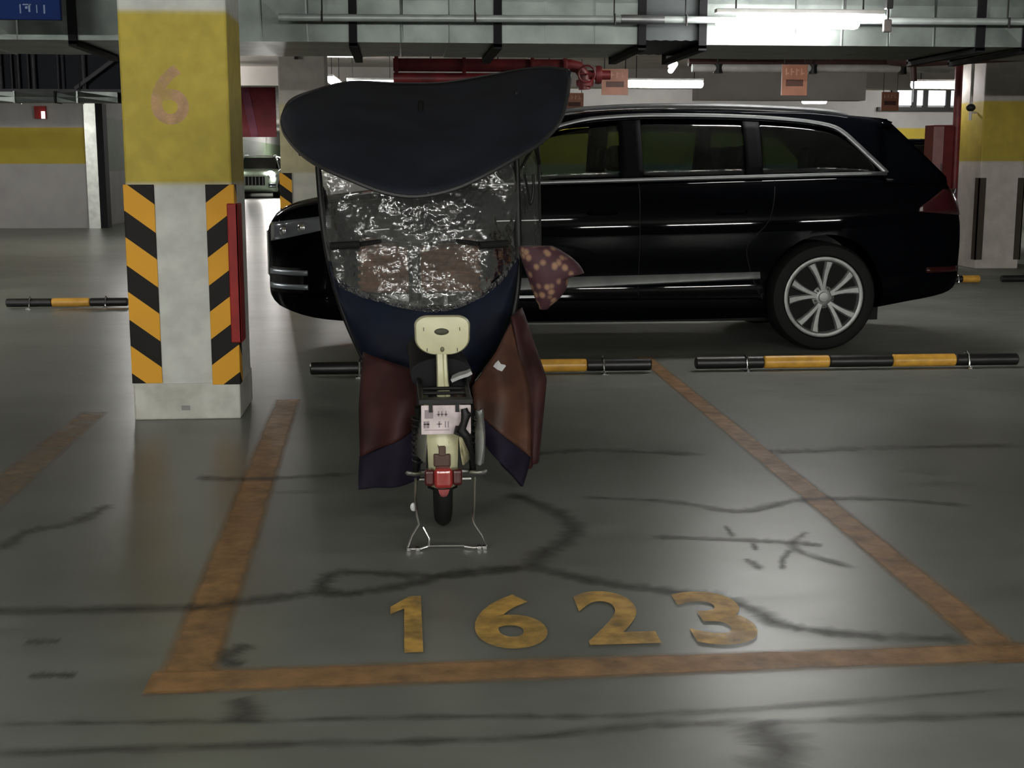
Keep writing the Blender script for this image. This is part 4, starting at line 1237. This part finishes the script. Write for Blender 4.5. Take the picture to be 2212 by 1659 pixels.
# wire stand: two uprights that open into loops standing on the floor
st = MB()
yb = 4.44
st.tube([(.038, 4.60, .22), (.034, 4.55, .16), (.040, 4.50, .105), (.046, 4.49, .078), (.020, 4.46, .045), (.006, 4.44, .012), (.004, yb, .006), (.05, yb, .006), (.078, 4.45, .012), (.083, 4.46, .035), (.062, 4.48, .072)], .005, 8)
st.tube([(.250, 4.60, .22), (.246, 4.55, .14), (.238, 4.50, .09), (.243, 4.49, .075), (.268, 4.46, .042), (.281, 4.44, .014), (.280, yb, .006), (.235, yb, .006), (.205, 4.45, .008)], .005, 8)
st.tube([(.083, 4.455, .010), (.205, 4.452, .009)], .004, 6)
st.tube([(.05, 4.62, .21), (.238, 4.62, .21)], .008, 8)
stand = st.build('wire_stand', wire, bk, smooth=True)
for x in (.009, .040, .256, .275):
    MB().box(x - .008, x + .008, yb - .012, yb + .012, .0, .012).build('stand_foot', wire, stand, bevel=.002)

# steering: fork, stem, handlebar, grips, levers
MB().tube([(.055, 5.82, .98), (.045, 5.90, .60), (.04, 5.98, .22)], .022, 10).build('fork', blk, bk, smooth=True)
MB().tube([(.055, 5.80, .96), (.07, 5.74, 1.01)], .025, 10).tube([(-.18, 5.60, 1.00), (-.08, 5.68, 1.01), (.07, 5.72, 1.00), (.22, 5.66, 1.01), (.33, 5.58, 1.00)], .011, 10).build('handlebar', blk, bk, smooth=True)
for x0, x1, sg in ((-.30, -.18, -1), (.33, .45, 1)):
    MB().tube([(x0, 5.57, .995), (x1, 5.60, 1.0)], .017, 10).build('grip', M['black_rubber'], bk, smooth=True)
    MB().tube([(-.17 if sg < 0 else .32, 5.63, 1.01), (-.28 if sg < 0 else .43, 5.66, .99)], .006, 8).build('brake_lever', M['chrome'], bk, smooth=True)
MB().box(-.02, .16, 5.70, 5.78, .985, 1.05).build('dashboard', blk, bk, bevel=.015)
# front basket
bs = MB()
BX0, BX1, BY0, BY1, BZ0, BZ1 = -.20, .36, 6.08, 6.36, .74, .97
wk = mat('brown_wicker', (.17, .07, .028, 1), .7, scale=30, vary=.3)
bs.box(BX0, BX1, BY0, BY1, BZ0, BZ0 + .01).box(BX0, BX1, BY0, BY0 + .008, BZ0, BZ1).box(BX0, BX1, BY1 - .008, BY1, BZ0, BZ1).box(BX0, BX0 + .008, BY0, BY1, BZ0, BZ1).box(BX1 - .008, BX1, BY0, BY1, BZ0, BZ1)
bso = bs.build('front_basket', wk, bk)
for k in range(7):
    z = BZ0 + .02 + .034 * k
    MB().tube([(BX0 - .004, BY0 - .006, z), (BX1 + .004, BY0 - .006, z)], .010, 6).build('weave_band', wk, bso, smooth=True)
MB().tube([(BX0, BY0, BZ1), (BX1, BY0, BZ1), (BX1, BY1, BZ1), (BX0, BY1, BZ1)], .013, 8, True).build('basket_rim', wk, bso, smooth=True)
MB().tube([(.05, 5.9, .80), (.06, 6.08, .76), (.06, 6.30, .735)], .012, 8).build('basket_bracket', blk, bso, smooth=True)

# windscreen: dark poles, clear film, navy apron below
LP = smooth_curve([(-.352, 5.75, 1.42), (-.352, 5.75, 1.30), (-.335, 5.75, 1.05), (-.300, 5.74, .847), (-.244, 5.70, .664), (-.170, 5.66, .50)], 30)
RPo = smooth_curve([(.490, 5.75, 1.50), (.500, 5.75, 1.37), (.508, 5.75, 1.10), (.508, 5.74, .84), (.468, 5.70, .636), (.40, 5.66, .50)], 30)
MB().tube(LP, .0145, 10).build('canopy_pole', blk, bk, smooth=True)
MB().tube(RPo, .0145, 10).build('canopy_pole', blk, bk, smooth=True)
film = sheet('clear_plastic_film', (.92, .92, .9), .80, .10, .17, (.26, .27, .26, 1), bump=.8, scale=7, refl=1.2)
LOW = smooth_curve([(-.318, 5.75, .93), (-.290, 5.73, .842), (-.18, 5.68, .785), (0, 5.62, .742), (.165, 5.60, .726), (.32, 5.62, .775), (.42, 5.68, .835), (.507, 5.75, .93)], 24)
UP = smooth_curve([(-.352, 5.75, 1.36), (-.2, 5.72, 1.36), (0, 5.70, 1.38), (.2, 5.70, 1.40), (.35, 5.72, 1.42), (.495, 5.75, 1.45)], 24)
P = []
for i in range(25):
    a, b = UP[i], LOW[i]
    row = []
    for k in range(15):
        t = k / 14
        u = i / 24
        y = a[1] + (b[1] - a[1]) * t - .02 * math.sin(math.pi * u) + .012 * math.sin(9 * u + 5 * t) * math.sin(math.pi * t) + .008 * math.sin(23 * u - 11 * t)
        row.append((a[0] + (b[0] - a[0]) * t, y, a[2] + (b[2] - a[2]) * t))
    P.append(row)
wsn = MB().grid(P).build('windscreen', film, bk, smooth=True, angle=0)
hem = [(x, y - .012, z) for x, y, z in LOW]
navy = mat('navy_rain_cloth', (.0025, .005, .014, 1), .7, spec=.2, scale=9, vary=.25, bump=.15)
mb = MB(); P = []
rr = random.Random(9)
for i, p in enumerate(hem):
    j = rr.uniform(-.004, .004)
    P.append([(p[0], p[1] + j, p[2] + .016), (p[0], p[1] - .004 - j, p[2]), (p[0], p[1] + j, p[2] - .016)])
MB().grid(P).build('film_hem', sheet('wrinkled_film_hem', (.5, .5, .5), .5, .08, .3, (.22, .22, .23, 1), bump=1.0, scale=45, refl=3.0), wsn, smooth=True, angle=0)
BOT = smooth_curve([(-.300, 5.74, .84), (-.244, 5.70, .665), (-.168, 5.64, .50), (-.06, 5.58, .41), (.06, 5.55, .36), (.16, 5.54, .345), (.25, 5.55, .36), (.33, 5.58, .45), (.42, 5.64, .56), (.465, 5.70, .65), (.507, 5.75, .90)], 24)
P = []
for i in range(25):
    a, b = LOW[i], BOT[i]
    P.append([tuple(a[q] + (b[q] - a[q]) * k / 12 + (0, -.05 * math.sin(math.pi * k / 12) - .012 * math.sin(i * .9 + k * .25) * math.sin(math.pi * k / 12), 0)[q] for q in range(3)) for k in range(13)])
MB().grid(P).build('apron', navy, bk, smooth=True, angle=0, solid=.006)
# side wing of clear film on the right with a dark edge and cord
P = []
for i in range(9):
    t = i / 8
    z = 1.46 - .56 * t
    P.append([(.508 + (.095 + .02 * t) * k / 5 + .006 * math.sin(4 * t + k), 5.76 + .18 * k / 5 + .008 * math.sin(k * 2 + 6 * t), z) for k in range(6)])
sw = MB().grid(P).build('side_film', film, bk, smooth=True, angle=0)
MB().tube([(.615, 5.945, 1.48), (.622, 5.945, 1.2), (.628, 5.945, .90)], .006, 8).build('film_edge', blk, sw, smooth=True)
MB().tube([(.58, 5.85, 1.43), (.60, 5.86, 1.39), (.618, 5.93, 1.34)], .010, 8).tube([(.515, 5.77, 1.31), (.55, 5.80, 1.36), (.585, 5.84, 1.41)], .006, 8).tube(smooth_curve([(.535, 5.74, 1.29), (.55, 5.745, 1.22), (.562, 5.75, 1.16), (.575, 5.75, 1.22), (.572, 5.74, 1.29)], 14), .006, 6).build('tie_cord', blk, sw, smooth=True)

# canopy
TIPL, TIPR = (-.487, 5.55, 1.515), (.720, 5.62, 1.722)
BOTC = smooth_curve([TIPL, (-.462, 5.42, 1.452), (-.385, 5.15, 1.378), (-.30, 4.98, 1.326), (-.18, 4.9, 1.275), (-.063, 4.87, 1.232), (.056, 4.86, 1.217), (.193, 4.88, 1.243), (.314, 4.92, 1.296), (.434, 5.0, 1.358), (.545, 5.12, 1.42), (.655, 5.38, 1.525), TIPR], 48)
TOPC = smooth_curve([TIPL, (-.462, 5.75, 1.60), (-.37, 6.1, 1.665), (-.225, 6.3, 1.712), (-.008, 6.35, 1.709), (.209, 6.35, 1.714), (.427, 6.35, 1.749), (.56, 6.25, 1.768), (.66, 6.05, 1.765), TIPR], 48)
cloth = mat('black_canopy_cloth', (.008, .010, .017, 1), .65, spec=.3, scale=5, vary=.3, bump=.1)
P = []
for i in range(49):
    a, b = BOTC[i], TOPC[i]
    u = i / 48
    row = []
    for k in range(21):
        t = k / 20
        hgt = .10 * math.sin(math.pi * t) * math.sin(math.pi * u) ** .7
        row.append((a[0] + (b[0] - a[0]) * t, a[1] + (b[1] - a[1]) * t - .25 * hgt, a[2] + (b[2] - a[2]) * t + hgt * .55 * (1 - t ** 3)))
    P.append(row)
cn = MB().grid(P).build('canopy', cloth, bk, smooth=True, angle=0, solid=.006)
MB().tube(BOTC[1:-1] + list(reversed(TOPC[1:-1])), .008, 6, True).build('canopy_piping', mat('charcoal_piping', (.016, .016, .017, 1), .6), cn, smooth=True)
for u in (8, 40):
    rib = [P[u][k] for k in range(21)]
    MB().tube([(x, y, z - .008) for x, y, z in rib], .006, 6).build('canopy_rib', blk, cn, smooth=True)
MB().tube([(.06, 5.82, 1.0), (.07, 5.85, 1.35), (.09, 5.72, 1.60)], .012, 8).tube([LP[0], (-.30, 5.72, 1.52)], .012, 8).tube([RPo[0], (.50, 5.72, 1.64)], .012, 8).build('canopy_mast', blk, cn, smooth=True)

# quilted leg covers
brown = mat('brown_quilt', (.080, .032, .018, 1), .6, scale=7, vary=.35, bump=.3)
maroon = mat('maroon_quilt', (.034, .010, .009, 1), .65, spec=.3, scale=7, vary=.35, bump=.3)
purple = mat('purple_quilt_border', (.009, .006, .017, 1), .8, spec=.3, scale=9, vary=.3, bump=.25)


def cover(name, A, B, material, parent, nu=16, nv=12, belly=.05, folds=3, ph=0.0, solid=.022):
    P = []
    for i in range(nu + 1):
        a = lerp_curve(A, i / nu); b = lerp_curve(B, i / nu)
        row = []
        for k in range(nv + 1):
            t = k / nv
            d = -belly * math.sin(math.pi * t) - .012 * math.sin(folds * math.pi * t + ph + 1.5 * i / nu) * (.4 + i / nu)
            row.append((a[0] + (b[0] - a[0]) * t, a[1] + (b[1] - a[1]) * t + d, a[2] + (b[2] - a[2]) * t))
        P.append(row)
    return MB().grid(P).build(name, material, parent, smooth=True, angle=0, solid=solid)


q1 = cover('leg_cover', [(-.163, 5.45, .56), (-.180, 5.36, .35), (-.178, 5.3, .15)], [(.075, 5.40, .48), (.082, 5.26, .40), (.052, 5.24, .275)], maroon, bk, ph=.5)
cover('cover_border', [(-.178, 5.3, .15), (-.185, 5.29, .08), (-.190, 5.28, .018)], [(.052, 5.24, .275), (.060, 5.25, .16), (.057, 5.26, .055)], purple, q1, ph=.9)
q2 = cover('leg_cover', [(.285, 5.34, .42), (.282, 5.28, .375), (.285, 5.26, .345)], [(.46, 5.50, .68), (.52, 5.36, .40), (.515, 5.30, .135)], brown, bk, ph=2.2, nu=18)
cover('cover_border', [(.285, 5.255, .345), (.300, 5.25, .29), (.315, 5.25, .225)], [(.515, 5.295, .135), (.50, 5.285, .07), (.482, 5.28, .015)], purple, q2, ph=2.2)
q3 = cover('leg_cover', [(.455, 5.48, .70), (.50, 5.40, .42), (.512, 5.32, .08)], [(.505, 5.62, .72), (.594, 5.45, .44), (.555, 5.40, .10)], maroon, bk, belly=.03, folds=2, ph=1.0)
q4 = cover('leg_cover', [(.09, 5.50, .46), (.10, 5.46, .38), (.10, 5.44, .28)], [(.30, 5.50, .46), (.29, 5.46, .38), (.29, 5.44, .28)], maroon, bk, belly=.02)
sp = MB().grid([[(.358, 5.18, .535), (.366, 5.18, .548)], [(.374, 5.175, .522), (.378, 5.175, .560)], [(.392, 5.175, .515), (.388, 5.175, .545)], [(.408, 5.18, .535), (.406, 5.18, .540)]])
sp.build('white_patch', mat('white_tape_patch', (.55, .55, .55, 1), .6), q2, solid=.003)
# flowered hand muff at the right grip
fl = mat('flowered_plum_cloth', (.085, .030, .055, 1), .75, scale=6, vary=.3)
t_ = fl.node_tree; p_ = t_.nodes['Principled BSDF']; g_ = [n for n in t_.nodes if n.type == 'NEW_GEOMETRY'][0]
vo = t_.nodes.new('ShaderNodeTexVoronoi'); vo.inputs['Scale'].default_value = 26; t_.links.new(g_.outputs['Position'], vo.inputs['Vector'])
cr = t_.nodes.new('ShaderNodeValToRGB'); cr.color_ramp.elements[0].position = .22; cr.color_ramp.elements[0].color = (.26, .15, .09, 1); cr.color_ramp.elements[1].position = .5; cr.color_ramp.elements[1].color = (.050, .016, .024, 1)
t_.links.new(vo.outputs['Distance'], cr.inputs['Fac']); t_.links.new(cr.outputs['Color'], p_.inputs['Base Color'])
P = []
for i in range(15):
    t = i / 14
    c = (.555 + .10 * math.sin(t * 2.2) * (1 - .3 * t), 5.66, .985 - .275 * t)
    w = .02 + .085 * math.sin(math.pi * min(1, .12 + t * .92)) ** .7
    P.append([(c[0] + w * 1.15 * math.cos(a) * (1.35 if math.cos(a) > 0 and t < .5 else .75), c[1] + w * .8 * math.sin(a), c[2]) for a in [2 * math.pi * k / 18 for k in range(18)]])
mf = MB().grid(P, True)
mf.f.append(tuple(range(18))); mf.f.append(tuple(14 * 18 + k for k in reversed(range(18))))
mf.build('hand_muff', fl, bk, smooth=True, angle=60)

# ------------------------------------------------------------------ other cars, far off
grey_p = mat('grey_green_car_paint', S(160, 174, 160), .3, 0.2, coat=.5)
silv_p = mat('silver_car_paint', S(160, 160, 165), .3, .6, coat=.5)


def repaint(o, m):
    for c in o.children:
        if c.type == 'MESH' and c.data.materials and c.data.materials[0] == paint:
            c.data = c.data.copy(); c.data.materials[0] = m


far = copy_tree(suv)
far.name = 'car'
tag(far, 'distant grey-green car with its headlights on, at the end of the lane', 'car')
far.location = (-5.95, 57, 0); far.rotation_euler = (0, 0, math.pi / 2)
repaint(far, grey_p)
far_loc = suv['_loc']
hlm = emit('headlight_beam', (1, .97, .9, 1), 260.0)
for sx in (-1, 1):
    h = MB().ell((CX + .10, CY + sx * .66, .92), (.06, .19, .19), 14, 10).build('lit_headlight', hlm, suv, smooth=True)  # lens oversized to take in the headlight's bloom
    h.parent = far
    ld = bpy.data.lights.new('headlight_lamp', 'SPOT')
    ld.energy = 500; ld.spot_size = math.radians(50); ld.spot_blend = .6; ld.shadow_soft_size = .10; ld.color = (1, .97, .92)
    lo_ = bpy.data.objects.new('headlight_lamp', ld); COL.objects.link(lo_)
    lo_.parent = far
    lo_.location = (CX + .0 - far_loc[0], CY + sx * .66 - far_loc[1], .92)
    lo_.rotation_euler = (0, math.radians(88.5), 0)
black2 = copy_tree(suv)
tag(black2, 'black car half hidden behind the tail of the large black car', 'car')
black2.location = (8.12, 20.6, 0); black2.rotation_euler = (0, 0, math.radians(65)); black2.scale = (.92, .95, 1.0)
silver = copy_tree(suv)
tag(silver, 'silver car at the right edge, mostly out of frame', 'car')
silver.location = (11.65, 17.6, 0); silver.rotation_euler = (0, 0, 0)
repaint(silver, silv_p)
